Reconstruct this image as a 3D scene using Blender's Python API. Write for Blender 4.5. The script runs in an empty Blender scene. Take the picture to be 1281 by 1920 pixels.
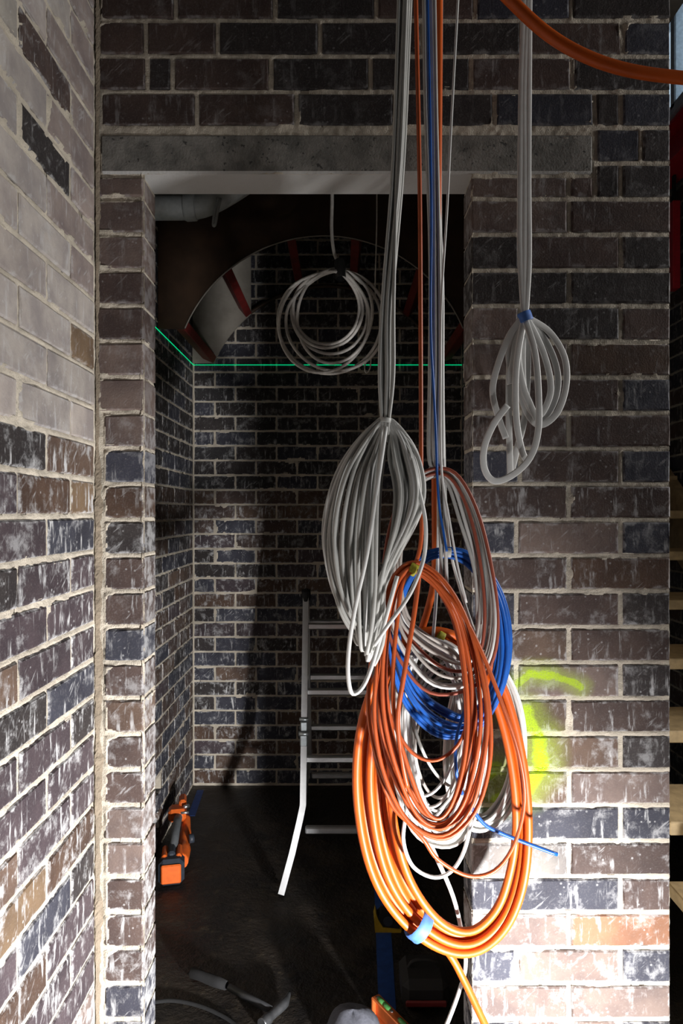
import bpy, math, random
import numpy as np
from mathutils import Vector, Matrix

# ------------------------------------------------------------------ camera, world, lights, exposure
scene = bpy.context.scene
COL = scene.collection
H = 1.587            # eye height
F = 1280.0           # focal length in pixels of the 1281 x 1920 frame
DW = 1.62            # distance of the front brick wall
DB = 3.96            # distance of the back wall of the small room

cam_d = bpy.data.cameras.new('camera')
cam = bpy.data.objects.new('camera', cam_d)
COL.objects.link(cam)
cam.location = (0, 0, H)
cam.rotation_euler = (math.pi / 2, 0, 0)
cam_d.sensor_fit = 'VERTICAL'
cam_d.sensor_height = 36.0
cam_d.lens = F / 1920 * 36.0
cam_d.clip_start = 0.02
scene.camera = cam

world = bpy.data.worlds.new('world')
scene.world = world
world.use_nodes = True
bg = world.node_tree.nodes['Background']
bg.inputs['Color'].default_value = (0.80, 0.90, 1.0, 1)
bg.inputs['Strength'].default_value = 0.014

scene.view_settings.view_transform = 'Standard'
scene.view_settings.look = 'None'
scene.view_settings.gamma = 1.0
scene.view_settings.use_curve_mapping = False
scene.view_settings.exposure = 0.0

LAMP = Vector((0.70, 0.55, 0.27))


def light(name, kind, loc, energy, color, aim=None, **kw):
    d = bpy.data.lights.new(name, kind)
    d.energy = energy
    d.color = color
    for k, v in kw.items():
        setattr(d, k, v)
    o = bpy.data.objects.new(name, d)
    COL.objects.link(o)
    o.location = loc
    if aim is not None:
        o.rotation_euler = (Vector(aim) - Vector(loc)).to_track_quat('-Z', 'Y').to_euler()
    return o


# daylight entering through the openings on the right-hand side of the site
light('daylight_opening', 'AREA', (3.3, 1.38, 2.45), 80, (1.0, 0.975, 0.94), aim=(-0.6, 1.33, 1.75),
      shape='RECTANGLE', size=1.3, size_y=1.3)
# LED work light standing on the floor in front of the pillar (its body is built below)
light('work_light_beam', 'SPOT', LAMP, 430, (1.0, 0.98, 0.96), aim=(-0.5, 1.9, 0.21), shadow_soft_size=0.05,
      spot_size=math.radians(132), spot_blend=1.0)


# ------------------------------------------------------------------ helpers
def P(px, py, d):
    return Vector(((px - 640.5) / F * d, d, H + (960 - py) / F * d))


def wx(px):      # front wall pixel column -> x
    return (px - 640.5) / F * DW


def wz(py):      # front wall pixel row -> z
    return H + (960 - py) / F * DW


def link(o, parent=None):
    COL.objects.link(o)
    if parent is not None:
        o.parent = parent
    return o


def tag(o, label=None, category=None, group=None, kind=None):
    if label:
        o['label'] = label
    if category:
        o['category'] = category
    if group:
        o['group'] = group
    if kind:
        o['kind'] = kind
    return o


def mesh_obj(name, verts, faces, mat, parent=None, smooth=False):
    me = bpy.data.meshes.new(name)
    me.from_pydata([tuple(v) for v in verts], [], faces)
    me.update()
    if smooth:
        me.polygons.foreach_set('use_smooth', np.ones(len(me.polygons), dtype=bool))
    if mat:
        me.materials.append(mat)
    return link(bpy.data.objects.new(name, me), parent)


def empty(name, loc=(0, 0, 0)):
    o = bpy.data.objects.new(name, None)
    o.empty_display_size = 0.05
    o.location = loc
    return link(o)


class MB:
    """collects shapes into one mesh (world coordinates)"""
    def __init__(self):
        self.v, self.f, self.sm = [], [], []

    def add(self, vs, fs, smooth=False):
        n = len(self.v)
        self.v += [Vector(p) for p in vs]
        self.f += [tuple(i + n for i in q) for q in fs]
        self.sm += [smooth] * len(fs)
        return self

    def box(self, c, s, M=None, bev=0.0):
        """chamfered box: centre c, full size s, optional rotation matrix about its centre"""
        hx, hy, hz = (k / 2 for k in s)
        b = min(bev, hx * .9, hy * .9, hz * .9)
        if b <= 0:
            vs = [(x, y, z) for x in (-hx, hx) for y in (-hy, hy) for z in (-hz, hz)]
            fs = [(0, 1, 3, 2), (4, 6, 7, 5), (0, 4, 5, 1), (2, 3, 7, 6), (0, 2, 6, 4), (1, 5, 7, 3)]
        else:
            vs, idx = [], {}
            for sx in (-1, 1):
                for sy in (-1, 1):
                    for sz in (-1, 1):
                        for a in range(3):
                            p = [sx * (hx - b), sy * (hy - b), sz * (hz - b)]
                            p[a] = (sx * hx, sy * hy, sz * hz)[a]
                            idx[(sx, sy, sz, a)] = len(vs)
                            vs.append(tuple(p))
            fs = []
            for a in range(3):
                o1, o2 = [k for k in range(3) if k != a]
                for s_ in (-1, 1):
                    q = []
                    for (m, n) in ((-1, -1), (1, -1), (1, 1), (-1, 1)):
                        k = [0, 0, 0]
                        k[a], k[o1], k[o2] = s_, m, n
                        q.append(idx[(k[0], k[1], k[2], a)])
                    fs.append(tuple(q))
                for m in (-1, 1):
                    for n in (-1, 1):
                        q = []
                        for (t, ax) in ((-1, o1), (1, o1), (1, o2), (-1, o2)):
                            k = [0, 0, 0]
                            k[a], k[o1], k[o2] = t, m, n
                            q.append(idx[(k[0], k[1], k[2], ax)])
                        fs.append(tuple(q))
            for sx in (-1, 1):
                for sy in (-1, 1):
                    for sz in (-1, 1):
                        fs.append(tuple(idx[(sx, sy, sz, a)] for a in range(3)))
        c = Vector(c)
        vs = [(M @ Vector(p) if M else Vector(p)) + c for p in vs]
        return self.add(vs, fs)

    def tube(self, pts, r, n=10, closed=False, flat=1.0, ref=(0, 1, 0), caps=True):
        """sweep along pts; r a number or one per point; flat = width ratio along the reference axis"""
        p = np.array([tuple(q) for q in pts], dtype=float)
        m = len(p)
        rr = np.full(m, r) if np.isscalar(r) else np.array(r, dtype=float)
        if closed:
            t = np.roll(p, -1, 0) - np.roll(p, 1, 0)
        else:
            t = np.gradient(p, axis=0)
        t /= np.linalg.norm(t, axis=1)[:, None] + 1e-12
        ref = np.array(ref, dtype=float)
        b = np.cross(t, ref)
        ln = np.linalg.norm(b, axis=1)
        alt = np.cross(t, np.array([1.0, 0.02, 0.03]))
        b[ln < 0.05] = alt[ln < 0.05]
        b /= np.linalg.norm(b, axis=1)[:, None]
        for i in range(1, m):
            if np.dot(b[i], b[i - 1]) < 0:
                b[i] = -b[i]
        c = np.cross(b, t)
        ang = np.linspace(0, 2 * math.pi, n, endpoint=False)
        ca, sa = np.cos(ang), np.sin(ang)
        if flat < 0.5 and n >= 12:      # flat twin cable: squarer section
            ca, sa = np.sign(ca) * np.abs(ca) ** 0.55, np.sign(sa) * np.abs(sa) ** 0.55
        ring = (p[:, None, :] + rr[:, None, None] * (ca[None, :, None] * b[:, None, :]
                + flat * sa[None, :, None] * c[:, None, :])).reshape(-1, 3)
        fs = []
        last = m if closed else m - 1
        for i in range(last):
            j = (i + 1) % m
            for k in range(n):
                l = (k + 1) % n
                fs.append((i * n + k, i * n + l, j * n + l, j * n + k))
        self.add([Vector(q) for q in ring], fs, True)
        if not closed and caps:
            base = len(self.v) - m * n
            self.f.append(tuple(base + k for k in reversed(range(n))))
            self.f.append(tuple(base + (m - 1) * n + k for k in range(n)))
            self.sm += [False, False]
        return self

    def prism(self, poly, y0, y1, axis='y'):
        """extrude a polygon of (a, b) pairs; axis y: a=x b=z; axis x: a=y b=z; axis z: a=x b=y"""
        n = len(poly)
        vs = []
        for t in (y0, y1):
            for a, b in poly:
                vs.append({'y': (a, t, b), 'x': (t, a, b), 'z': (a, b, t)}[axis])
        fs = [tuple(range(n)), tuple(reversed(range(n, 2 * n)))]
        fs += [(i, (i + 1) % n, (i + 1) % n + n, i + n) for i in range(n)]
        return self.add(vs, fs)

    def build(self, name, mat, parent=None):
        off = parent.matrix_basis.translation if parent is not None and parent.type == 'EMPTY' else Vector((0, 0, 0))
        me = bpy.data.meshes.new(name)
        me.from_pydata([tuple(v - off) for v in self.v], [], self.f)
        me.update()
        me.polygons.foreach_set('use_smooth', np.array(self.sm[:len(me.polygons)], dtype=bool))
        me.materials.append(mat)
        return link(bpy.data.objects.new(name, me), parent)


def catmull(pts, per=6, closed=False):
    p = np.array(pts, dtype=float)
    n = len(p)
    out = []
    segs = n if closed else n - 1
    for i in range(segs):
        if closed:
            a, b, c, d = p[(i - 1) % n], p[i], p[(i + 1) % n], p[(i + 2) % n]
        else:
            a, b, c, d = p[max(i - 1, 0)], p[i], p[i + 1], p[min(i + 2, n - 1)]
        for k in range(per):
            t = k / per
            out.append(0.5 * ((2 * b) + (-a + c) * t + (2 * a - 5 * b + 4 * c - d) * t * t
                              + (-a + 3 * b - 3 * c + d) * t ** 3))
    if not closed:
        out.append(p[-1])
    return np.array(out)


def vnoise(u, v, scale, rng, octaves=3):
    """value noise on a grid of coordinates, about 0..1"""
    tot = np.zeros_like(u)
    amp, wsum = 1.0, 0.0
    for _ in range(octaves):
        a, b = u / scale, v / scale
        a = a - a.min()
        b = b - b.min()
        g = rng.random((int(a.max()) + 3, int(b.max()) + 3))
        i, j = a.astype(int), b.astype(int)
        fa, fb = a - i, b - j
        fa, fb = fa * fa * (3 - 2 * fa), fb * fb * (3 - 2 * fb)
        tot += amp * ((g[i, j] * (1 - fa) + g[i + 1, j] * fa) * (1 - fb)
                      + (g[i, j + 1] * (1 - fa) + g[i + 1, j + 1] * fa) * fb)
        wsum += amp
        amp *= 0.55
        scale *= 0.5
    return tot / wsum


# ------------------------------------------------------------------ materials
class NT:
    def __init__(self, name):
        self.m = bpy.data.materials.new(name)
        self.m.use_nodes = True
        self.t = self.m.node_tree
        self.bsdf = self.t.nodes['Principled BSDF']

    def n(self, kind, **kw):
        nd = self.t.nodes.new(kind)
        for k, v in kw.items():
            setattr(nd, k, v)
        return nd

    def l(self, a, b):
        self.t.links.new(a, b)

    def val(self, sock, v):
        if isinstance(v, bpy.types.NodeSocket):
            self.l(v, sock)
        else:
            sock.default_value = v

    def math(self, op, a, b=0.0, c=0.0, clamp=False):
        nd = self.n('ShaderNodeMath', operation=op, use_clamp=clamp)
        for s, v in zip(nd.inputs, (a, b, c)):
            self.val(s, v)
        return nd.outputs[0]

    def vmath(self, op, a, b=None):
        nd = self.n('ShaderNodeVectorMath', operation=op)
        self.val(nd.inputs[0], a)
        if b is not None:
            self.val(nd.inputs[1], b)
        return nd.outputs[0]

    def mix(self, fac, a, b, blend='MIX'):
        nd = self.n('ShaderNodeMix', data_type='RGBA', blend_type=blend)
        self.val(nd.inputs[0], fac)
        for s, v in ((nd.inputs[6], a), (nd.inputs[7], b)):
            self.val(s, v if isinstance(v, bpy.types.NodeSocket) or len(v) == 4 else (*v, 1))
        return nd.outputs[2]

    def noise(self, vec, scale, detail=4, rough=0.6):
        nd = self.n('ShaderNodeTexNoise')
        nd.inputs['Scale'].default_value = scale
        nd.inputs['Detail'].default_value = detail
        nd.inputs['Roughness'].default_value = rough
        if vec is not None:
            self.l(vec, nd.inputs['Vector'])
        return nd.outputs['Fac']

    def ramp(self, v, lo, hi, a=0.0, b=1.0):
        nd = self.n('ShaderNodeMapRange', interpolation_type='SMOOTHSTEP')
        for s, x in zip(nd.inputs, (v, lo, hi, a, b)):
            self.val(s, x)
        return nd.outputs[0]

    def bump(self, h, strength, dist):
        nd = self.n('ShaderNodeBump')
        nd.inputs['Strength'].default_value = strength
        nd.inputs['Distance'].default_value = dist
        self.l(h, nd.inputs['Height'])
        self.l(nd.outputs[0], self.bsdf.inputs['Normal'])


def plain(name, col, rough=0.5, metal=0.0, var=0.12, scale=60.0, bump=0.0, coat=0.0):
    t = NT(name)
    tc = t.n('ShaderNodeTexCoord').outputs['Object']
    f = t.noise(tc, scale, 3)
    c = t.mix(t.ramp(f, 0.3, 0.7), tuple(k * (1 - var) for k in col), tuple(min(1, k * (1 + var)) for k in col))
    t.l(c, t.bsdf.inputs['Base Color'])
    t.bsdf.inputs['Roughness'].default_value = rough
    t.bsdf.inputs['Metallic'].default_value = metal
    if coat:
        t.bsdf.inputs['Coat Weight'].default_value = coat
    if bump:
        t.bump(f, bump, 0.002)
    return t.m


def emitter(name, col, strength):
    t = NT(name)
    t.bsdf.inputs['Base Color'].default_value = (*[k * 0.3 for k in col], 1)
    t.bsdf.inputs['Emission Color'].default_value = (*col, 1)
    t.bsdf.inputs['Emission Strength'].default_value = strength
    return t.m


SPRAY = [  # strokes of sprayed lime paint on the pillar: x0,z0,x1,z1,half width (m), strength
    ((965, 1288), (995, 1262), 7, 0.85), ((995, 1262), (1035, 1265), 8, 1.0), ((1035, 1265), (1088, 1288), 7, 0.9),
    ((985, 1335), (1012, 1385), 13, 0.9), ((1012, 1385), (1016, 1440), 14, 1.1), ((1016, 1440), (990, 1478), 13, 1.0),
    ((990, 1478), (930, 1500), 11, 0.8), ((930, 1440), (900, 1462), 12, 0.8), ((965, 1288), (948, 1330), 9, 0.5)]


def spray_mask(t):
    pos = t.n('ShaderNodeNewGeometry').outputs['Position']
    sep = t.n('ShaderNodeSeparateXYZ')
    t.l(pos, sep.inputs[0])
    nz = t.noise(pos, 22, 4)
    wob = t.math('MULTIPLY', t.math('SUBTRACT', nz, 0.5), 0.022)
    X = t.math('ADD', sep.outputs['X'], wob)
    Z = t.math('ADD', sep.outputs['Z'], wob)
    tot = None
    for (a, b, w, s) in SPRAY:
        x0, z0, x1, z1 = wx(a[0]), wz(a[1]), wx(b[0]), wz(b[1])
        dx, dz = x1 - x0, z1 - z0
        L2 = dx * dx + dz * dz
        rx, rz = t.math('SUBTRACT', X, x0), t.math('SUBTRACT', Z, z0)
        k = t.math('MULTIPLY_ADD', rx, dx / L2, t.math('MULTIPLY', rz, dz / L2))
        k = t.math('MINIMUM', t.math('MAXIMUM', k, 0.0), 1.0)
        ex = t.math('MULTIPLY_ADD', k, -dx, rx)
        ez = t.math('MULTIPLY_ADD', k, -dz, rz)
        d = t.math('SQRT', t.math('MULTIPLY_ADD', ex, ex, t.math('MULTIPLY', ez, ez)))
        w = w / 790.0
        core = t.ramp(d, w * 0.5, w * 1.7, s, 0.0)
        halo = t.ramp(d, w * 0.8, w * 4.6, 0.38 * s, 0.0)
        m = t.math('MAXIMUM', core, halo)
        tot = m if tot is None else t.math('MAXIMUM', tot, m)
    fine = t.noise(pos, 420, 2)
    return t.math('MULTIPLY', tot, t.ramp(fine, 0.25, 0.6, 0.45, 1.0), clamp=True)


LIME = (0.36, 0.53, 0.004, 1)


def brick_material(name, spray=False):
    t = NT(name)
    tc = t.n('ShaderNodeTexCoord').outputs['Object']
    oi = t.n('ShaderNodeObjectInfo')
    off = t.n('ShaderNodeCombineXYZ')
    t.val(off.inputs[0], t.math('MULTIPLY', oi.outputs['Random'], 37.0))
    t.val(off.inputs[1], t.math('MULTIPLY', oi.outputs['Random'], 91.0))
    t.val(off.inputs[2], t.math('MULTIPLY', oi.outputs['Random'], 17.0))
    vec = t.vmath('ADD', tc, off.outputs[0])
    big = t.noise(vec, 9, 4)
    fine = t.noise(vec, 240, 3)
    base = t.mix(1.0, oi.outputs['Color'],
                 t.mix(t.ramp(big, 0.3, 0.7), (0.72, 0.70, 0.72), (1.22, 1.2, 1.15)), 'MULTIPLY')
    base = t.mix(t.math('MULTIPLY', t.ramp(fine, 0.50, 0.78), 0.16), base, (0.30, 0.28, 0.27))
    dust = t.n('ShaderNodeAttribute', attribute_type='OBJECT', attribute_name='dust').outputs['Fac']
    # lime bloom: cloudy veil, downward runs, splashes and scuffs left by the bricklayer
    st = t.n('ShaderNodeMapping')
    st.inputs['Scale'].default_value = (1.0, 1.0, 0.16)
    t.l(vec, st.inputs['Vector'])
    runs = t.noise(st.outputs[0], 75, 4, 0.65)
    runs_m = t.math('MULTIPLY', t.ramp(runs, 0.54, 0.68), t.ramp(t.noise(vec, 14, 3), 0.40, 0.60))
    dg = t.n('ShaderNodeMapping')
    rt = t.n('ShaderNodeMapping')
    rt.inputs['Rotation'].default_value = (0, 0.75, 0)
    t.l(vec, rt.inputs['Vector'])
    dg.inputs['Scale'].default_value = (0.22, 1.0, 1.5)
    t.l(rt.outputs[0], dg.inputs['Vector'])
    scuff = t.math('MULTIPLY', t.ramp(t.noise(dg.outputs[0], 70, 3), 0.60, 0.70),
                   t.ramp(t.noise(vec, 11, 3), 0.45, 0.62))
    vo = t.n('ShaderNodeTexVoronoi')
    vo.inputs['Scale'].default_value = 55
    t.l(vec, vo.inputs['Vector'])
    drops = t.ramp(vo.outputs['Distance'], 0.10, 0.19, 1.0, 0.0)
    drops = t.math('MULTIPLY', drops, t.ramp(t.noise(vec, 20, 2), 0.5, 0.56))
    cloud = t.ramp(t.noise(vec, 17, 6, 0.72), 0.52, 0.70)
    a = t.math('MULTIPLY', dust, t.math('ADD', t.math('MULTIPLY', runs_m, 1.35), t.math('MULTIPLY', cloud, 0.85)))
    b = t.math('MULTIPLY', t.math('POWER', dust, 0.5), t.math('MAXIMUM', t.math('MULTIPLY', drops, 0.55),
                                                             t.math('MULTIPLY', scuff, 0.6)))
    # thin lime wash left along the edges of the face
    sp = t.n('ShaderNodeSeparateXYZ')
    t.l(tc, sp.inputs[0])
    hl = t.n('ShaderNodeAttribute', attribute_type='OBJECT', attribute_name='half_length').outputs['Fac']
    hh = t.n('ShaderNodeAttribute', attribute_type='OBJECT', attribute_name='half_height').outputs['Fac']
    ed = t.math('MINIMUM', t.math('SUBTRACT', hl, t.math('ABSOLUTE', sp.outputs['X'])),
                t.math('SUBTRACT', hh, t.math('ABSOLUTE', sp.outputs['Z'])))
    ed = t.math('ADD', ed, t.math('MULTIPLY', t.math('SUBTRACT', t.noise(vec, 30, 5, 0.7), 0.44), 0.055))
    wash = t.math('MULTIPLY', t.ramp(ed, -0.002, 0.008, 0.85, 0.0), t.math('POWER', dust, 0.6))
    bloom = t.math('MINIMUM', t.math('MAXIMUM', t.math('MAXIMUM', a, b), wash), 0.9)
    col = t.mix(bloom, base, (0.60, 0.605, 0.62))
    if spray:
        col = t.mix(spray_mask(t), col, LIME)
    t.l(col, t.bsdf.inputs['Base Color'])
    t.bsdf.inputs['Roughness'].default_value = 0.78
    t.bsdf.inputs['Specular IOR Level'].default_value = 0.35
    t.bump(t.math('MULTIPLY_ADD', fine, 0.5, t.math('MULTIPLY', t.noise(vec, 60, 3), 0.6)), 0.5, 0.0025)
    return t.m


def mortar_material(name, col, spray=False):
    t = NT(name)
    pos = t.n('ShaderNodeNewGeometry').outputs['Position']
    a, f = t.noise(pos, 14, 4), t.noise(pos, 300, 3, 0.7)
    c = t.mix(t.ramp(a, 0.3, 0.7), tuple(k * 0.78 for k in col), tuple(min(1, k * 1.12) for k in col))
    c = t.mix(t.math('MULTIPLY', t.ramp(f, 0.5, 0.3), 0.35), c, tuple(k * 0.45 for k in col))
    if spray:
        c = t.mix(spray_mask(t), c, LIME)
    t.l(c, t.bsdf.inputs['Base Color'])
    t.bsdf.inputs['Roughness'].default_value = 0.95
    t.bsdf.inputs['Specular IOR Level'].default_value = 0.2
    t.bump(t.math('ADD', f, t.noise(pos, 110, 3)), 0.8, 0.003)
    return t.m


M_BRICK = brick_material('brick_face')
M_BRICK_S = brick_material('brick_face_sprayed', True)
M_MORTAR = mortar_material('mortar_sand', (0.60, 0.54, 0.45))
M_MORTAR_S = mortar_material('mortar_sand_sprayed', (0.60, 0.54, 0.45), True)
M_MORTAR_G = mortar_material('mortar_grey', (0.46, 0.42, 0.36))


# ------------------------------------------------------------------ brick walls
def mortar_field(origin, U, N, ulen, vlen, step, rects, holes=(), recess=0.003, smear=0.006, bias=-0.0015,
                 seed=1, extra=None):
    """joints as a relief: grid of points on the wall plane, raised in the joints and where mortar was
    smeared over the brick edges, left out behind the brick faces"""
    rng = np.random.default_rng(seed)
    nu, nv = int(ulen / step) + 1, int(vlen / step) + 1
    u, v = np.meshgrid(np.linspace(0, ulen, nu), np.linspace(0, vlen, nv), indexing='ij')
    du, dv = ulen / (nu - 1), vlen / (nv - 1)
    D = np.full_like(u, -0.02)
    for (u0, u1, v0, v1) in rects:
        i0, i1 = max(int((u0 - 0.02) / du), 0), min(int((u1 + 0.02) / du) + 2, nu)
        j0, j1 = max(int((v0 - 0.02) / dv), 0), min(int((v1 + 0.02) / dv) + 2, nv)
        if i0 >= i1 or j0 >= j1:
            continue
        uu, vv = u[i0:i1, j0:j1], v[i0:i1, j0:j1]
        d = np.minimum(np.minimum(uu - u0, u1 - uu), np.minimum(vv - v0, v1 - vv))
        D[i0:i1, j0:j1] = np.maximum(D[i0:i1, j0:j1], d)
    n1 = vnoise(u, v, 0.045, rng, 4)
    n2 = vnoise(u, v, 0.16, rng, 2)
    fine = vnoise(u, v, 0.012, rng, 2)
    w = bias + smear * np.clip((n1 - 0.45) * 3.2, -0.6, 3) * np.clip((n2 - 0.25) * 2.2, 0.1, 1.6)
    if extra is not None:
        w = w + extra(u, v, n1)
    s = np.clip((w - D) / 0.003 + 0.5, 0, 1)
    over = np.clip(D / 0.003, 0, 1)
    rec = recess * (0.3 + 1.4 * n2)
    hm = (-rec + (fine - 0.5) * 0.004) * (1 - over) + (0.0012 + fine * 0.0016) * over
    h = -0.006 + (hm + 0.006) * s
    keep = s > 0
    for (u0, u1, v0, v1) in holes:
        keep &= ~((u > u0) & (u < u1) & (v > v0) & (v < v1))
    hole = np.zeros_like(keep)
    for (u0, u1, v0, v1) in holes:
        hole |= (u > u0 - 1e-6) & (u < u1 + 1e-6) & (v > v0 - 1e-6) & (v < v1 + 1e-6)
    q = (keep[:-1, :-1] | keep[1:, :-1] | keep[1:, 1:] | keep[:-1, 1:])
    q &= ~(hole[:-1, :-1] & hole[1:, 1:] & hole[1:, :-1] & hole[:-1, 1:])
    idx = np.arange(nu * nv).reshape(nu, nv)
    faces = np.stack([idx[:-1, :-1][q], idx[1:, :-1][q], idx[1:, 1:][q], idx[:-1, 1:][q]], 1)
    O, U, N = (np.array(k, dtype=float) for k in (origin, U, N))
    V = np.array([0, 0, 1.0])
    co = O + u[..., None] * U + v[..., None] * V + h[..., None] * N
    co = co.reshape(-1, 3)
    used = np.unique(faces)
    remap = np.full(nu * nv, -1)
    remap[used] = np.arange(len(used))
    faces = remap[faces]
    if np.dot(np.cross(U, V), N) < 0:
        faces = faces[:, ::-1]
    return co[used], faces


def wall_mesh(name, parts, boxes, mat):
    """joins relief fields and plain backing boxes (min, max) into one wall mesh"""
    vs, fs, n = [], [], 0
    for co, fa in parts:
        vs.append(co)
        fs.append(fa + n)
        n += len(co)
    for lo, hi in boxes:
        vs.append(np.array([(x, y, z) for x in (lo[0], hi[0]) for y in (lo[1], hi[1]) for z in (lo[2], hi[2])]))
        fs.append(np.array([(0, 1, 3, 2), (4, 6, 7, 5), (0, 4, 5, 1), (2, 3, 7, 6), (0, 2, 6, 4), (1, 5, 7, 3)]) + n)
        n += 8
    co, fa = np.concatenate(vs), np.concatenate(fs)
    me = bpy.data.meshes.new(name)
    me.vertices.add(len(co))
    me.vertices.foreach_set('co', co.astype(np.float32).ravel())
    me.loops.add(fa.size)
    me.loops.foreach_set('vertex_index', fa.astype(np.int32).ravel())
    me.polygons.add(len(fa))
    me.polygons.foreach_set('loop_start', np.arange(0, fa.size, 4, dtype=np.int32))
    me.update(calc_edges=True)
    me.materials.append(mat)
    o = link(bpy.data.objects.new(name, me))
    o['kind'] = 'structure'
    return o


BRICK_CACHE = {}


def brick_mesh(L, Hh, Dp, var, mat):
    key = (round(L, 3), round(Hh, 3), round(Dp, 3), var, mat.name)
    if key in BRICK_CACHE:
        return BRICK_CACHE[key]
    rg = random.Random(str(key))
    j = lambda a=0.0012: rg.uniform(-a, a)
    x, z, b = L / 2, Hh / 2, 0.0035
    vs, mid = [], []
    out = [(-x, -z), (-x * 0.33, -z), (x * 0.4, -z), (x, -z), (x, 0), (x, z), (x * 0.35, z), (-x * 0.4, z), (-x, z), (-x, 0)]
    for (a, c) in out:                      # front ring (inset), then arris ring, then back ring
        vs.append((a - math.copysign(b, a) * (abs(a) > x * .9) + j(), j(0.0006), c - math.copysign(b, c) * (abs(c) > z * .9) + j()))
    for (a, c) in out:
        vs.append((a + j(0.0008), b, c + j(0.0008)))
    for (a, c) in out:
        vs.append((a, Dp, c))
    n = len(out)
    fs = [tuple(range(n))]
    for k in range(2):
        for i in range(n):
            i2 = (i + 1) % n
            fs.append((k * n + i2, k * n + i, (k + 1) * n + i, (k + 1) * n + i2))
    fs.append(tuple(reversed(range(2 * n, 3 * n))))
    me = bpy.data.meshes.new('brick')
    me.from_pydata(vs, [], fs)
    me.update()
    me.materials.append(mat)
    BRICK_CACHE[key] = me
    return me


RB = random.Random(11)


def put_brick(wall, mat, centre, rotz, L, Hh, Dp, col, dust):
    me = brick_mesh(L, Hh, Dp, RB.randrange(3), mat)
    o = bpy.data.objects.new('brick', me)
    o.location = centre
    o.rotation_euler = (RB.uniform(-.004, .004), RB.uniform(-.004, .004), rotz + RB.uniform(-.004, .004))
    k = RB.uniform(0.88, 1.14)
    o.color = (col[0] * k, col[1] * k, col[2] * k, 1)
    o['dust'] = max(0.0, dust)
    o['half_length'], o['half_height'] = L / 2, Hh / 2
    link(o, wall)
    return o


BLACK = (0.032, 0.027, 0.028)
BLUE = (0.036, 0.038, 0.055)
PURP = (0.072, 0.049, 0.044)
VIOL = (0.056, 0.042, 0.050)
MAUVE = (0.138, 0.103, 0.093)
BROWN = (0.100, 0.066, 0.050)
UMBER = (0.070, 0.042, 0.030)
TAN = (0.155, 0.105, 0.065)
RUST = (0.20, 0.098, 0.058)
GREY = (0.37, 0.34, 0.325)
ROWP = 67.0
JT = 0.0118           # joint width
YTOP = 3.10

# ---- front wall with the doorway -------------------------------------------------
XL, XR = wx(181), wx(1257)
DX0, DX1 = wx(268), wx(885)          # doorway
LZ0, LZ1 = wz(325), wz(252)          # lintel
TH = 0.112                           # wall thickness


def fz(k):                           # front joint k (centre), top of row k
    return wz(37 + ROWP * k)


front = []          # (x0, x1, z0, z1, colour, dust)


def frow(k, cuts, cols, dust, ztop=None, zbot=None):
    z1 = (fz(k) - JT / 2) if ztop is None else ztop
    z0 = (fz(k + 1) + JT / 2) if zbot is None else zbot
    for i in range(len(cuts) - 1):
        a, b = wx(cuts[i]), wx(cuts[i + 1])
        a += 0.0 if i == 0 else JT / 2
        b -= 0.0 if i == len(cuts) - 2 else JT / 2
        c = cols[i % len(cols)]
        front.append((a, b, z0, z1, c, dust + RB.uniform(-.06, .08)))


D_TOP = 0.10
frow(-4, [190, 420, 610, 800, 985, 1165, 1257], [PURP, BLACK], D_TOP)
frow(-3, [190, 330, 515, 705, 893, 1072, 1257], [PURP, BLACK], D_TOP)
frow(-2, [190, 415, 605, 795, 980, 1168, 1257], [PURP, BLACK, PURP], D_TOP)
frow(-1, [188, 329, 516, 706, 892, 1072, 1257], [PURP, PURP, BLACK, PURP, BLUE, BLACK], D_TOP)
frow(0, [184, 273, 408, 600, 792, 979, 1169, 1257], [PURP, PURP, BLACK, BLACK, BLACK, PURP, BLUE], D_TOP)
frow(1, [182, 276, 323, 508, 695, 884, 1074, 1257], [PURP, BLACK, PURP, BLACK, BLACK, PURP, BLACK], D_TOP)
frow(2, [191, 369, 556, 741, 928, 1116, 1165, 1257], [PURP, PURP, BLACK, BLACK, BLUE, BLACK, BLUE], D_TOP)
frow(3, [1122, 1203, 1257], [BLUE, BLACK], D_TOP)
frow(4, [1122, 1165, 1257], [BLACK, BLACK], D_TOP)
frow(4, [885, 1067, 1111], [MAUVE, PURP], 0.15, ztop=wz(333))
frow(4, [184, 268], [MAUVE], 0.12, ztop=wz(333))
ODD = {5: [MAUVE, PURP], 7: [BLACK, BLACK], 9: [MAUVE, UMBER], 11: [PURP, PURP], 13: [PURP, PURP], 15: [PURP, UMBER],
       17: [BROWN, PURP], 19: [BROWN, PURP], 21: [BROWN, MAUVE], 23: [(0.15, 0.14, 0.135), PURP], 25: [MAUVE, RUST], 27: [MAUVE, MAUVE]}
EVN = {6: [BLACK, PURP, BLACK], 8: [MAUVE, BLACK, PURP], 10: [PURP, PURP, BLUE], 12: [BLUE, PURP, BLUE],
       14: [BLUE, MAUVE, BLUE], 16: [BLUE, PURP, BLACK], 18: [BLACK, MAUVE, BLACK], 20: [MAUVE, BROWN, BLACK],
       22: [BLUE, BLUE, BLUE], 24: [BLUE, BLUE, PURP], 26: [BLUE, MAUVE, BLUE]}
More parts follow.
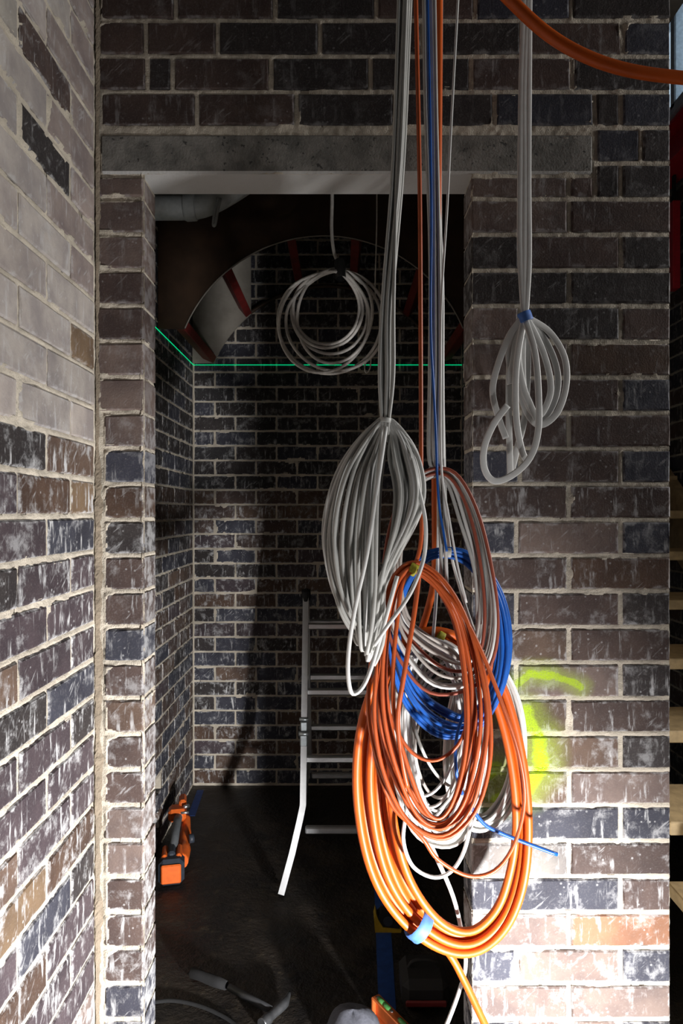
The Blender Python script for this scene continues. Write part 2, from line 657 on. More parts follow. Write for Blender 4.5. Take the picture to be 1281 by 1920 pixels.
for k in range(5, 34):
    dd = 0.16 if k < 9 else 0.16 + min(1, (k - 8) / 16) * 0.34
    if k % 2:
        frow(k, [885, 1068, 1257], ODD.get(k, [MAUVE, BROWN]), dd)
    else:
        frow(k, [885, 976 if k < 14 else 969, 1165, 1257], EVN.get(k, [BLUE, MAUVE, BLUE]), dd)
    lcol = [MAUVE, MAUVE, PURP, PURP, MAUVE, MAUVE, MAUVE, BLUE, UMBER, BLACK, PURP, PURP, BLUE, PURP, BROWN, PURP,
            PURP, MAUVE, MAUVE, PURP, PURP, PURP, BLUE][min(k - 5, 22)]
    frow(k, [183 if k < 11 else 196, 268], [lcol], 0.10 if k < 11 else 0.22 + 0.35 * min(1, (k - 11) / 12))

rects_f = [(a - XL, b - XL, z0, z1) for (a, b, z0, z1, c, d) in front]
rects_f.append((wx(188) - XL, wx(1112) - XL, LZ0 + 0.002, LZ1 - 0.004))


def corner_smear(u, v, n):            # mortar dragged over the inner corner, thicker lower down
    low = np.clip((wz(775) - v) / 0.3, 0, 1)
    return np.clip(1 - u / (0.030 + 0.030 * n), 0, 1) * (0.004 + 0.045 * low * np.clip(n - 0.2, 0, 1))


door_hole = (DX0 - XL - 0.0005, DX1 - XL + 0.0005, -0.01, LZ0 - 0.0005)
f1 = mortar_field((XL, DW, 0), (1, 0, 0), (0, -1, 0), XR - XL, YTOP, 0.0042, rects_f, [door_hole], seed=3,
                  recess=0.0035, smear=0.008, bias=-0.001, extra=corner_smear)
jl = [(0.003, TH, z0, z1) for (a, b, z0, z1, c, d) in front if abs(b - DX0) < 0.002]
jr = [(0.0, TH - 0.003, z0, z1) for (a, b, z0, z1, c, d) in front if abs(a - DX1) < 0.002]
f2 = mortar_field((DX0, DW, 0), (0, 1, 0), (1, 0, 0), TH, LZ0, 0.005, jl, seed=5, recess=0.002, smear=0.010)
f3 = mortar_field((DX1, DW + TH, 0), (0, -1, 0), (-1, 0, 0), TH, LZ0, 0.005, jr, seed=6, recess=0.002, smear=0.008)
ins = 0.0075
wall_front = wall_mesh('wall_front', [f1, f2, f3], [
    ((XL - 0.1, DW + ins, 0), (DX0 - ins, DW + TH - 0.002, LZ0)),
    ((DX1 + ins, DW + ins, 0), (XR - 0.004, DW + TH - 0.002, LZ0)),
    ((XL - 0.1, DW + ins, LZ0 + 0.004), (XR - 0.004, DW + TH - 0.002, 3.42))], M_MORTAR_S)
for (a, b, z0, z1, c, d) in front:
    put_brick(wall_front, M_BRICK_S, ((a + b) / 2, DW + RB.uniform(-.0012, .0008), (z0 + z1) / 2), 0,
              b - a, z1 - z0, TH - 0.004 if (abs(b - DX0) < .002 or abs(a - DX1) < .002) else 0.06, c, d)

# rough mortar dragged down the inner corner
rg_ = np.random.default_rng(77)
zc = np.arange(0.0, YTOP, 0.005)
na = vnoise(zc[:, None], np.zeros((len(zc), 1)), 0.05, rg_, 4)[:, 0]
nb = vnoise(zc[:, None], np.zeros((len(zc), 1)), 0.018, rg_, 3)[:, 0]
cv, cf = [], []
for i, z in enumerate(zc):
    low = min(1, max(0, (wz(770) - z) / .25))
    r_ = 0.002 + 0.008 * na[i] + (0.007 * low * na[i])
    for j, a in enumerate(np.linspace(0, math.pi / 2, 6)):
        q = r_ * (0.80 + 0.45 * nb[(i * 3 + j * 29) % len(zc)])
        c_, s_ = math.cos(a) ** 1.6, math.sin(a) ** 1.6
        cv.append((XL + 0.0005 + q * s_ * 1.2, DW - 0.0005 - q * c_, z))
for i in range(len(zc) - 1):
    for j in range(5):
        cf.append((i * 6 + j, i * 6 + j + 1, (i + 1) * 6 + j + 1, (i + 1) * 6 + j))
mesh_obj('corner_mortar', cv, cf, mortar_material('mortar_brown', (0.25, 0.205, 0.155)), wall_front, False)

# concrete lintel across the doorway
t = NT('lintel_concrete')
pos = t.n('ShaderNodeTexCoord').outputs['Object']
a_, b_ = t.noise(pos, 18, 5), t.noise(pos, 160, 3)
c_ = t.mix(t.ramp(a_, 0.3, 0.7), (0.12, 0.117, 0.108), (0.26, 0.25, 0.23))
pit = t.ramp(t.noise(pos, 75, 2), 0.30, 0.36, 1.0, 0.0)
c_ = t.mix(t.math('MULTIPLY', pit, 0.8), c_, (0.03, 0.03, 0.03))
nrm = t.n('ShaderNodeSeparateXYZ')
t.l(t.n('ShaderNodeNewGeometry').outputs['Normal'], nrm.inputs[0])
c_ = t.mix(t.ramp(nrm.outputs['Z'], -0.8, -0.5, 1.0, 0.0), c_, (0.60, 0.60, 0.59))   # downward-facing soffit is paler
t.l(c_, t.bsdf.inputs['Base Color'])
t.bsdf.inputs['Roughness'].default_value = 0.9
t.bump(t.math('MULTIPLY_ADD', b_, 0.6, a_), 0.6, 0.004)
M_LINTEL = t.m
lb = MB().box(((wx(188) + wx(1112)) / 2, DW + TH / 2 - 0.001, (LZ0 + LZ1) / 2),
              (wx(1112) - wx(188), TH, LZ1 - LZ0), bev=0.005).build('lintel', M_LINTEL, wall_front)
lb['label'] = 'rough grey concrete lintel with a paler underside'

# ---- left wall ------------------------------------------------------------------
WLX = XL - 0.0005


def lz(k):
    return wz(29 + ROWP * k)


left = []
A0, B0 = 1.232, 1.353
LC = random.Random(4)
for k in range(-4, 34):
    base = A0 if k % 2 else B0
    js = [base + 0.2395 * m for m in range(-5, 3)]
    js = [j for j in js if 0.25 < j < 1.585]
    js = js + [1.607]
    for i in range(len(js) - 1):
        y0, y1 = js[i] + JT / 2, js[i + 1] - (JT / 2 if i < len(js) - 2 else 0)
        mid = (y0 + y1) / 2
        if k <= 11:
            c, d = LC.choice([GREY, GREY, (0.40, 0.36, 0.34), (0.33, 0.31, 0.285)]), 0.30
            if k in (3, 5) and 1.23 < mid < 1.47:
                c, d = PURP if k == 3 else BLACK, 0.35
            if mid > 1.47 and k < 8:
                c = (0.27, 0.225, 0.215)
            if k == 9 and mid > 1.47:
                c = TAN
        else:
            c = LC.choice([VIOL, BLACK, BLUE, BROWN, VIOL, TAN, VIOL, UMBER])
            if k > 24:
                c = LC.choice([BROWN, TAN, RUST, VIOL, MAUVE, VIOL])
            d = 0.62 + LC.uniform(-.15, .2) + 0.12 * min(1, (k - 12) / 10)
        left.append((y0, y1, lz(k + 1) + JT / 2, lz(k) - JT / 2, c, d))
LY0 = 0.28
l1 = mortar_field((WLX, LY0, 0), (0, 1, 0), (1, 0, 0), DW - LY0, YTOP, 0.0045,
                  [(y0 - LY0, y1 - LY0, z0, z1) for (y0, y1, z0, z1, c, d) in left], seed=8, recess=0.0025, smear=0.010,
                  bias=-0.0015)
wall_left = wall_mesh('wall_left', [l1], [((WLX - 0.11, LY0 + 0.002, 0), (WLX - ins, DW + 0.1, YTOP))], M_MORTAR)
for (y0, y1, z0, z1, c, d) in left:
    put_brick(wall_left, M_BRICK, (WLX + RB.uniform(-.0008, .0012), (y0 + y1) / 2, (z0 + z1) / 2), math.pi / 2,
              y1 - y0, z1 - z0, 0.05, c, d)

# ---- small room behind: left, back and right brick walls -----------------------------
SB = F / DB
IX0, IX1 = (362 - 640.5) / SB, (866 - 640.5) / SB
RP = 27.6


def bz(k):
    return H + (960 - (615 + RP * k)) / SB


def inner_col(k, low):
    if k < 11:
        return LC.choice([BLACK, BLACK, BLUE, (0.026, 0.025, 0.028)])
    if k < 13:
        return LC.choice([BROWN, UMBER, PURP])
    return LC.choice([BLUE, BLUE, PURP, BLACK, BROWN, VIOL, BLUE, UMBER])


KLO, KHI = -17, 32
rowsb = []
for k in range(KLO, KHI):
    z1, z0 = bz(k) - 0.005, bz(k + 1) + 0.005
    if z1 < 0.012 or z0 > 3.28:
        continue
    rowsb.append((k, max(z0, 0.004), min(z1, 3.28)))
back = []
for (k, z0, z1) in rowsb:
    first = 403 if k % 2 else 441.5
    js = [362 + 2.2] + [first + 77.1 * m for m in range(0, 7) if first + 77.1 * m < 858] + [866 - 1]
    for i in range(len(js) - 1):
        a, b = (js[i] - 640.5) / SB + (0 if i == 0 else .005), (js[i + 1] - 640.5) / SB - (0 if i == len(js) - 2 else .005)
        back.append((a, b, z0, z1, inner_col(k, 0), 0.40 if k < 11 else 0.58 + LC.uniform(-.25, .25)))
HB = 3.30
b1 = mortar_field((IX0, DB, 0), (1, 0, 0), (0, -1, 0), IX1 - IX0, HB, 0.0075,
                  [(a - IX0, b - IX0, z0, z1) for (a, b, z0, z1, c, d) in back], seed=12, recess=0.002, smear=0.012,
                  bias=-0.0005)
wall_back = wall_mesh('wall_back', [b1], [((IX0 - .1, DB + ins, 0), (IX1 + .1, DB + 0.1, HB))], M_MORTAR)
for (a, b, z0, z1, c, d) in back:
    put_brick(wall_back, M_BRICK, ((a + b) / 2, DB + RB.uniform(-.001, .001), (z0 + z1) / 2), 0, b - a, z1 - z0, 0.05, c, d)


def side_wall(name, x, sgn, seed, hole=None):
    lst = []
    Y0 = 2.60
    for (k, z0, z1) in rowsb:
        base = 3.284 if k % 2 else 3.402
        js = [Y0] + [base + 0.2395 * m for m in range(-3, 4) if Y0 + .03 < base + 0.2395 * m < DB - 0.04] + [DB - 0.008]
        for i in range(len(js) - 1):
            y0, y1 = js[i] + (0 if i == 0 else .005), js[i + 1] - (0 if i == len(js) - 2 else .005)
            if hole and y1 < hole[1] + 0.1 and (z0 + z1) / 2 < hole[0] and y0 > Y0:
                if y1 > hole[1] - 0.01:
                    y0 = max(y0, hole[1] - 0.02 * (1 + (k % 3)))
                    if y1 - y0 < 0.04:
                        continue
                else:
                    continue
            lst.append((y0, y1, z0, z1, inner_col(k, 1), 0.50 if k < 11 else 0.80 + LC.uniform(-.25, .25)))  # lime streaks; extra whitening here puts missing lamp light into the colour
    if sgn > 0:
        f = mortar_field((x, Y0, 0), (0, 1, 0), (1, 0, 0), DB - Y0, HB, 0.0075,
                         [(y0 - Y0, y1 - Y0, z0, z1) for (y0, y1, z0, z1, c, d) in lst], seed=seed,
                         holes=[(0, hole[1] - Y0, 0, hole[0])] if hole else (), recess=0.002, smear=0.011)
    else:
        f = mortar_field((x, DB, 0), (0, -1, 0), (-1, 0, 0), DB - Y0, HB, 0.0085,
                         [(DB - y1, DB - y0, z0, z1) for (y0, y1, z0, z1, c, d) in lst], seed=seed, recess=0.002,
                         smear=0.011)
    x0, x1 = (x - 0.11, x - ins) if sgn > 0 else (x + ins, x + 0.11)
    if hole:
        bx = [((x0, hole[1], 0), (x1, DB + .1, hole[0])), ((x0, DW + TH, hole[0]), (x1, DB + .1, HB)),
              ((x0, DW + TH, 0), (x0 + 0.02, hole[1], hole[0]))]
    else:
        bx = [((x0, DW + TH, 0), (x1, DB + .1, HB))]
    w = wall_mesh(name, [f], bx, M_MORTAR)
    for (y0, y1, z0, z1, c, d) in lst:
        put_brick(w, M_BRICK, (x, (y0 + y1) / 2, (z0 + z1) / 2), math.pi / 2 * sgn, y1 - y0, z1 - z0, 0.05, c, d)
    return w


wall_inner_left = side_wall('wall_inner_left', IX0, 1, 21, hole=(0.34, 3.28))
wall_inner_right = side_wall('wall_inner_right', IX1, -1, 22)

# ---- floor and ceiling ---------------------------------------------------------------
t = NT('site_floor')
pos = t.n('ShaderNodeNewGeometry').outputs['Position']
a_, b_, d_ = t.noise(pos, 5, 6, 0.65), t.noise(pos, 60, 4), t.noise(pos, 16, 5, 0.7)
c_ = t.mix(t.ramp(a_, 0.35, 0.65), (0.010, 0.009, 0.009), (0.030, 0.023, 0.017))
c_ = t.mix(t.math('MULTIPLY', t.ramp(d_, 0.54, 0.72), 0.6), c_, (0.085, 0.066, 0.042))
t.l(c_, t.bsdf.inputs['Base Color'])
t.l(t.ramp(a_, 0.3, 0.7, 0.38, 0.62), t.bsdf.inputs['Roughness'])
t.bump(t.math('MULTIPLY_ADD', b_, 0.35, d_), 0.9, 0.012)
M_FLOOR = t.m
fl = mesh_obj('floor', [(-2.6, -2.2, 0), (3.6, -2.2, 0), (3.6, 6.2, 0), (-2.6, 6.2, 0), (-2.6, -2.2, -.1), (3.6, -2.2, -.1),
                        (3.6, 6.2, -.1), (-2.6, 6.2, -.1)],
              [(0, 1, 2, 3), (7, 6, 5, 4), (0, 4, 5, 1), (1, 5, 6, 2), (2, 6, 7, 3), (3, 7, 4, 0)], M_FLOOR)
fl['kind'] = 'structure'
M_CEIL = plain('ceiling_board', (0.06, 0.055, 0.05), 0.9, var=0.3, scale=6)
ce = MB().box((0.1, (DW + DB) / 2 + .1, HB + 0.06), (2.1, DB - DW + .2, 0.12)).box((0.5, -0.28, YTOP + 0.06), (6.2, 3.8, 0.12)).build('ceiling', M_CEIL)
ce['kind'] = 'structure'

# ------------------------------------------------------------------ cables
M_GREY = plain('cable_grey', (0.47, 0.47, 0.45), 0.42, var=0.08, scale=20)
M_WHITE = plain('cable_white', (0.66, 0.66, 0.65), 0.40, var=0.06, scale=20)
M_TAUPE = plain('cable_taupe', (0.42, 0.385, 0.355), 0.42, var=0.12, scale=15)
M_RED = plain('cable_red', (0.30, 0.07, 0.04), 0.45, var=0.1, scale=15)
M_BLUEC = plain('cable_blue', (0.008, 0.095, 0.42), 0.38, var=0.15, scale=20)
M_ORT = plain('cable_orange_thin', (0.42, 0.072, 0.012), 0.42, var=0.12, scale=20)
M_ORD = plain('cable_orange_thick', (0.55, 0.088, 0.003), 0.46, var=0.07, scale=20)
M_TAPEB = plain('tape_blue', (0.06, 0.16, 0.48), 0.6, var=0.15, scale=60)
M_TAPEK = plain('tape_black', (0.010, 0.010, 0.011), 0.5)
M_TAPEY = plain('tape_yellow_green', (0.42, 0.40, 0.03), 0.6, var=0.3, scale=150)
M_TAPEW = plain('tape_white', (0.55, 0.54, 0.50), 0.7)

RC = random.Random(23)


def strand(name, pts, d, wpx, mat, parent, closed=False, per=5, n=8, flat=1.0, ref=(0, 1, 0), soft=1):
    """cable through (px, py[, depth offset]) points at distance d; wpx = its width in pixels there"""
    q = [tuple(P(p[0], p[1], d + (p[2] if len(p) > 2 else 0))) for p in pts]
    c = catmull(q, per, closed)
    if closed:
        c = sum(np.roll(c, k, 0) for k in range(-soft, soft + 1)) / (2 * soft + 1)
    return MB().tube(c, wpx / 2 / F * d, n, closed, flat, ref).build(name, mat, parent)


def ring(parent, pts, d, n, wpx, mats, thick=0.02, seed=0, jit=0.22, jz=1.0, order=None, free=5):
    """n turns of cable around a loop given by its middle line: (px, py, half spread)"""
    rg = random.Random(seed)
    m = len(pts)
    p = np.array([(a[0], a[1]) for a in pts], dtype=float)
    tg = np.roll(p, -1, 0) - np.roll(p, 1, 0)
    tg /= np.linalg.norm(tg, axis=1)[:, None]
    nr = np.stack([tg[:, 1], -tg[:, 0]], 1)
    us = np.linspace(-1, 1, n)
    for j in range(n):
        ph = rg.uniform(0, 6.28)
        ph2 = rg.uniform(0, 6.28)
        a1, a2 = rg.uniform(.3, 1), rg.uniform(0, .6)
        dz0 = rg.uniform(-1, 1)
        q = []
        for i in range(m):
            s = pts[i][2]
            th = 2 * math.pi * i / m
            u = us[j] + jit * (a1 * math.sin(th + ph) + a2 * math.sin(2 * th + ph2)) + rg.uniform(-1, 1) * jit * 0.25
            dz = thick * (0.6 * dz0 + 0.4 * math.sin(th + ph2)) * min(1, s / 12)
            q.append((p[i, 0] + nr[i, 0] * s * u, p[i, 1] + nr[i, 1] * s * u, dz))
        strand('strand', q, d, wpx, mats[j % len(mats)], parent, True, free)


def drop(parent, pts, d, wpx, mat, name='drop_cable', **kw):
    """hanging lead; the first point is carried on straight up to the ceiling"""
    (x0, y0), (x1, y1) = pts[0][:2], pts[1][:2]
    zt = 960 - (YTOP - 0.001 - H) * F / d
    k = (zt - y0) / (y1 - y0)
    return strand(name, [(x0 + (x1 - x0) * k, zt)] + list(pts), d, wpx, mat, parent, **kw)


def tape(parent, mat, c, d, ang, w, h, thick=0.02, label=None, dd=0.0):
    """a band of tape wrapped round a bundle: c centre px, ang of the bundle, w across and h along (px)"""
    ctr = P(c[0], c[1], d + dd)
    k = d / F
    a = math.radians(ang)
    along = Vector((math.cos(a), 0, -math.sin(a)))
    pts = [ctr + along * (t * h * k) for t in (-.5, -.42, -.15, .15, .42, .5)]
    r = w * k / 2
    o = MB().tube(pts, [r * .96, r, r * 1.02, r, r * 1.01, r * .95], 16, False, max(0.25, thick / (w * k)), caps=False).build('tape', mat, parent)
    if label:
        o['label'] = label
    return o


# --- A: pale grey bundle, big teardrop coil
dA = 1.28
A = empty('cable_coil', P(722, 790, dA))
tag(A, 'thick teardrop coil of pale grey cables hanging in front of the dark doorway', 'cable coil', 'coils hanging in front of the doorway')
tops = [748, 752, 757, 762, 766, 770, 759]
for i, x in enumerate(tops):
    e = i / 6
    z = (i % 3 - 1) * 0.006
    drop(A, [(x, 0, z), (x - 12 + RC.uniform(-2, 2), 300, z), (716 + 24 * e + RC.uniform(-2, 2), 560, z),
             (712 + 26 * e, 700, z), (717 + 12 * e, 790, z * .5), (722 + 4 * e, 830, 0)], dA, 7.0, M_GREY)
for i in range(38):
    e = i / 37
    o = RC.uniform(-1, 1)
    dz = RC.uniform(-0.035, 0.035)
    xl = 608 + 100 * e + 4 * o
    xr = 796 - 52 * e + 6 * RC.uniform(-1, 1)
    yb = 1172 + 66 * e + 16 * o
    xb = 668 + 22 * e + 8 * RC.uniform(-1, 1)
    yw = 985 + 45 * e + 10 * o
    tx, ty = 722 + 7 * o, 782 + 12 * RC.random()
    pts = [(tx, ty, 0), (tx - (tx - xl) * .40, ty + 34 + 30 * e, dz * .5), (xl + (tx - xl) * .22, (ty + yw) / 2 + 4, dz), (xl, yw, dz),
           (xl + (xb - xl) * .10, yw + (yb - yw) * .45, dz), (xl + (xb - xl) * .52, yb - 34, dz), (xb + 4, yb - 1, dz * .6),
           (xb + 24, yb - (yb - 920) * .17, 0), (xb + .50 * (xr - xb), yb - (yb - 920) * .46, -dz * .6),
           (xb + .88 * (xr - xb), yb - (yb - 920) * .78, -dz), (xr, 920, -dz), (xr - 12, 856, -dz * .6), (tx + (xr - tx) * .45, ty + 24, 0)]
    strand('strand', pts, dA, 7.4, M_GREY if i % 5 else M_WHITE, A, True, 5)
strand('strand', [(724, 800, -.03), (705, 930, -.035), (688, 1040, -.04), (668, 1130, -.045), (655, 1210, -.04),
                  (653, 1268, -.04), (662, 1301, -.035), (686, 1278, -.03), (712, 1200, -.02), (745, 1080, -.01)], dA, 8, M_WHITE, A)
strand('strand', [(768, 850, -.02), (786, 920, -.03), (798, 980, -.03), (796, 1040, -.02), (780, 1090, -.03), (760, 1128, -.04),
                  (728, 1172, -.04), (702, 1210, -.03)], dA, 7.5, M_WHITE, A)
tape(A, M_GREY, (723, 788), dA, 97, 22, 9, 0.02)

# --- B: taupe coil with a few red-brown conductors
dB_ = 1.365
B = empty('cable_coil', P(820, 880, dB_))
tag(B, 'loose coil of taupe and reddish cables behind the blue and orange coils', 'cable coil', 'coils hanging in front of the doorway')
for i, (x, m) in enumerate([(796, M_GREY), (801, M_WHITE), (811, M_WHITE), (814, M_GREY), (816, M_GREY), (806, M_WHITE)]):
    xe = 806 + i * 4.6
    if i in (0, 2, 4):
        tail = [(xe - 2, 850), (xe + 10, 882), (xe + 34, 908), (xe + 56, 975), (890 + 3 * i, 1070), (896 + 3 * i, 1170)]
    elif i == 1:
        tail = [(xe, 850), (xe - 6, 884), (xe - 22, 900), (xe - 34, 925)]
    else:
        tail = [(xe + 2, 850), (xe + 6, 1000), (xe + 10, 1130)]
    drop(B, [(x - 1, 0), (x + 2, 200), (807 + 4.2 * i, 480), (806 + 4.8 * i, 700)] + tail, dB_ + (i % 2) * .006 - .003, 7.2, m)
drop(B, [(859, 0), (846, 240), (838, 400), (828, 560), (826, 720), (828, 880), (842, 970), (858, 1060), (875, 1130)], dB_ - .02, 4.6, M_WHITE)
ring(B, [(806, 888, 7), (848, 893, 10), (884, 958, 13), (906, 1050, 16), (916, 1150, 19), (905, 1225, 22), (876, 1262, 30),
         (826, 1258, 46), (776, 1215, 34), (744, 1160, 20), (735, 1070, 15), (748, 980, 12), (772, 915, 8)], dB_, 11, 6.6,
     [M_TAUPE, M_TAUPE, M_WHITE, M_TAUPE, M_RED, M_GREY], 0.03, 2)
tape(B, M_TAPEK, (776, 902), dB_, -35, 26, 22, 0.025, 'black tape')

# --- E: blue data cable coil
dE = 1.40
E = empty('cable_coil', P(835, 1035, dE))
tag(E, 'coil of blue network cable between the white and orange coils', 'cable coil', 'coils hanging in front of the doorway')
drop(E, [(802, 0), (807, 250), (809, 420), (808, 620), (816, 780), (822, 930), (832, 1000), (838, 1034)], dE - .045, 5, M_BLUEC)
ring(E, [(836, 1036, 6), (876, 1046, 8), (914, 1086, 10), (938, 1150, 12), (943, 1230, 13), (926, 1305, 12), (886, 1358, 18),
         (832, 1360, 30), (780, 1315, 24), (748, 1245, 14), (740, 1170, 10), (757, 1097, 8), (796, 1046, 6)], dE, 11, 7.4, [M_BLUEC], 0.022, 5)
strand('cable_end', [(872, 1330, -.02), (856, 1385, -.03), (855, 1440, -.03), (862, 1475, -.02), (868, 1490, -.02)], dE, 6.5, M_BLUEC, E)
strand('cable_end', [(872, 1495), (905, 1542), (940, 1562), (985, 1580), (1045, 1602)], dE, 7.5, M_BLUEC, E)
tape(E, M_TAPEW, (838, 1036), dE, 4, 20, 15, 0.02)

# --- F: white coil in the middle
dF = 1.45
FF = empty('cable_coil', P(812, 1200, dF))
tag(FF, 'tangled coil of white cable seen through the orange rings', 'cable coil', 'coils hanging in front of the doorway')
drop(FF, [(808, 0), (818, 240), (824, 480), (823, 800), (822, 1000), (818, 1120), (812, 1198)], dF + .004, 6.5, M_WHITE)
ring(FF, [(812, 1206, 10), (852, 1234, 16), (880, 1300, 17), (892, 1400, 18), (882, 1500, 20), (846, 1568, 20), (800, 1556, 22),
          (766, 1480, 20), (748, 1380, 18), (752, 1280, 18), (778, 1220, 12)], dF, 15, 6.8, [M_WHITE, M_WHITE, M_GREY, M_WHITE, M_TAUPE], 0.035, 9, jit=0.35)
for i in range(9):
    cx, cy = 822 + RC.uniform(-14, 14), 1370 + RC.uniform(-45, 45)
    rx, ry, tl = RC.uniform(45, 66), RC.uniform(120, 165), RC.uniform(-.3, .3)
    q = []
    for k in range(10):
        th = 2 * math.pi * k / 10
        ex, ey = rx * math.cos(th), ry * math.sin(th)
        q.append((cx + ex * math.cos(tl) - ey * math.sin(tl), cy + ex * math.sin(tl) + ey * math.cos(tl), RC.uniform(-.02, .02)))
    strand('strand', q, dF + .01, 6.2, [M_WHITE, M_GREY, M_TAUPE][i % 3], FF, True, 5)
strand('strand', [(770, 1490), (760, 1535), (757, 1580), (775, 1625), (815, 1645), (850, 1630), (874, 1585), (884, 1520), (880, 1440)], dF - .01, 7.5, M_WHITE, FF)
strand('cable_end', [(782, 1510), (796, 1556), (815, 1600), (850, 1682, .05), (868, 1760, .10), (873, 1812, .10), (860, 1862, .08), (838, 1920, .05), (812, 1980, .02), (790, 2050)],
       dF + .012, 8.5, M_WHITE, FF)
tape(FF, M_TAPEY, (826, 1196), dF, 30, 24, 12, 0.02, 'yellow-green tape')

# --- G: grey-white coil behind, against the pillar
dG = 1.555
G = empty('cable_coil', P(900, 1230, dG))
tag(G, 'pale grey coil closest to the pillar, behind the thick orange coil', 'cable coil', 'coils hanging in front of the doorway')
drop(G, [(828, 0), (826, 400), (832, 800), (840, 1000), (868, 1120), (905, 1225)], dG - .03, 6, M_GREY)
ring(G, [(905, 1228, 8), (944, 1270, 10), (968, 1335, 13), (974, 1410, 14), (962, 1480, 16), (932, 1532, 16), (893, 1546, 15), (862, 1510, 14),
         (850, 1430, 14), (858, 1330, 12), (878, 1255, 9)], dG, 14, 6.6, [M_GREY, M_WHITE, M_GREY], 0.022, 14)
tape(G, M_TAPEY, (906, 1230), dG, 30, 20, 10, 0.02)

# --- C: thin orange coil in front
dC = 1.315
Cc = empty('cable_coil', P(775, 1062, dC))
tag(Cc, 'coil of thin dark orange cable tied with yellow-green tape', 'cable coil', 'coils hanging in front of the doorway')
drop(Cc, [(780, 0), (787, 340), (789, 640), (790, 900), (790, 1010), (778, 1062)], dC, 8.2, M_ORT)
ring(Cc, [(774, 1064, 8), (817, 1088, 10), (858, 1152, 13), (886, 1240, 19), (898, 1340, 24), (893, 1430, 24), (870, 1512, 22), (828, 1552, 20),
          (780, 1530, 22), (740, 1450, 24), (716, 1350, 20), (714, 1250, 15), (728, 1152, 12), (746, 1092, 9)], dC, 9, 8.2, [M_ORT], 0.03, 31, jit=0.5)
strand('strand', [(776, 1068, -.01), (830, 1115), (870, 1200), (882, 1300), (866, 1385), (820, 1425), (772, 1410), (735, 1350), (712, 1270), (716, 1180), (742, 1100)],
       dC + .02, 7.2, M_ORT, Cc)
strand('strand', [(745, 1100), (710, 1250, .0), (700, 1390, .01), (730, 1500, .02), (768, 1545, .02), (795, 1575, .02), (822, 1612, .03), (878, 1642, .04), (928, 1632, .05),
                  (965, 1582, .04), (984, 1500, .01), (972, 1410, -.01), (938, 1310, -.02), (900, 1215, -.02), (860, 1140, -.01), (806, 1078, 0)], dC, 8, M_ORT, Cc)
strand('strand', [(787, 1068, -.02), (777, 1150, -.03), (757, 1270, -.035), (746, 1350, -.03), (755, 1430, -.02), (764, 1475, -.01)], dC, 9, M_ORT, Cc)
tape(Cc, M_TAPEY, (775, 1066), dC, 30, 27, 16, 0.02, 'yellow-green tape')

# --- D: thick bright orange coil
dD = 1.49
Dd = empty('cable_coil', P(800, 1150, dD))
tag(Dd, 'large oval coil of thick bright orange cable with blue tape at the bottom', 'cable coil', 'coils hanging in front of the doorway')
drop(Dd, [(824, 0), (822, 300), (817, 700), (816, 900), (816, 1060), (806, 1130), (778, 1215), (742, 1290), (712, 1370)], dD + .02, 13.5, M_ORD)
RR = random.Random(77)
for i in range(6):
    e = i / 5
    L = 670 + 62 * e
    Rr = 992 - 24 * e
    bo = 1784 - 34 * e + RR.uniform(-4, 4)
    z = [-.02, .012, -.006, .024, .03, -.014][i]
    fr = lambda a=4: RR.uniform(-a, a)
    pts = [(800 + fr(8), 1172 + 20 * e, z), (748 + 8 * e, 1205 + 14 * e, z), (L + 26, 1290, z), (L + 3 + fr(), 1390, z), (L + fr(), 1480, z),
           (L + 11, 1575 - 10 * e, z), (L + 36 - 6 * e, 1662 - 28 * e, z), (L + (866 - L) * .42, bo - 62, z * .6), (L + (866 - L) * .73, bo - 17, z * .4), (866, bo + 3, z * .4), (918, bo - 14, z * .5),
           (Rr - 34, bo - 66, z * .6), (Rr - 10, 1655 - 24 * e, z), (Rr, 1555, z), (Rr - 8 + fr(), 1450, z), (Rr - 28, 1355, z), (Rr - 58, 1270, z), (Rr - 100, 1205, z)]
    pts = [(830 + (p[0] - 830) * 1.035, 1475 + (p[1] - 1475) * 1.03, p[2]) for p in pts]
    strand('strand', pts, dD, 15.5, M_ORD, Dd, True, 5, 10, soft=6)
strand('cable_end', [(800, 1748, .02), (842, 1788, .02), (872, 1842, .01), (910, 1922, -.02), (948, 2000, -.06), (985, 2085, -.1)], dD, 14, M_ORD, Dd, n=10)
tape(Dd, M_TAPEB, (786, 1733), dD, 40, 60, 24, 0.075, 'blue tape')

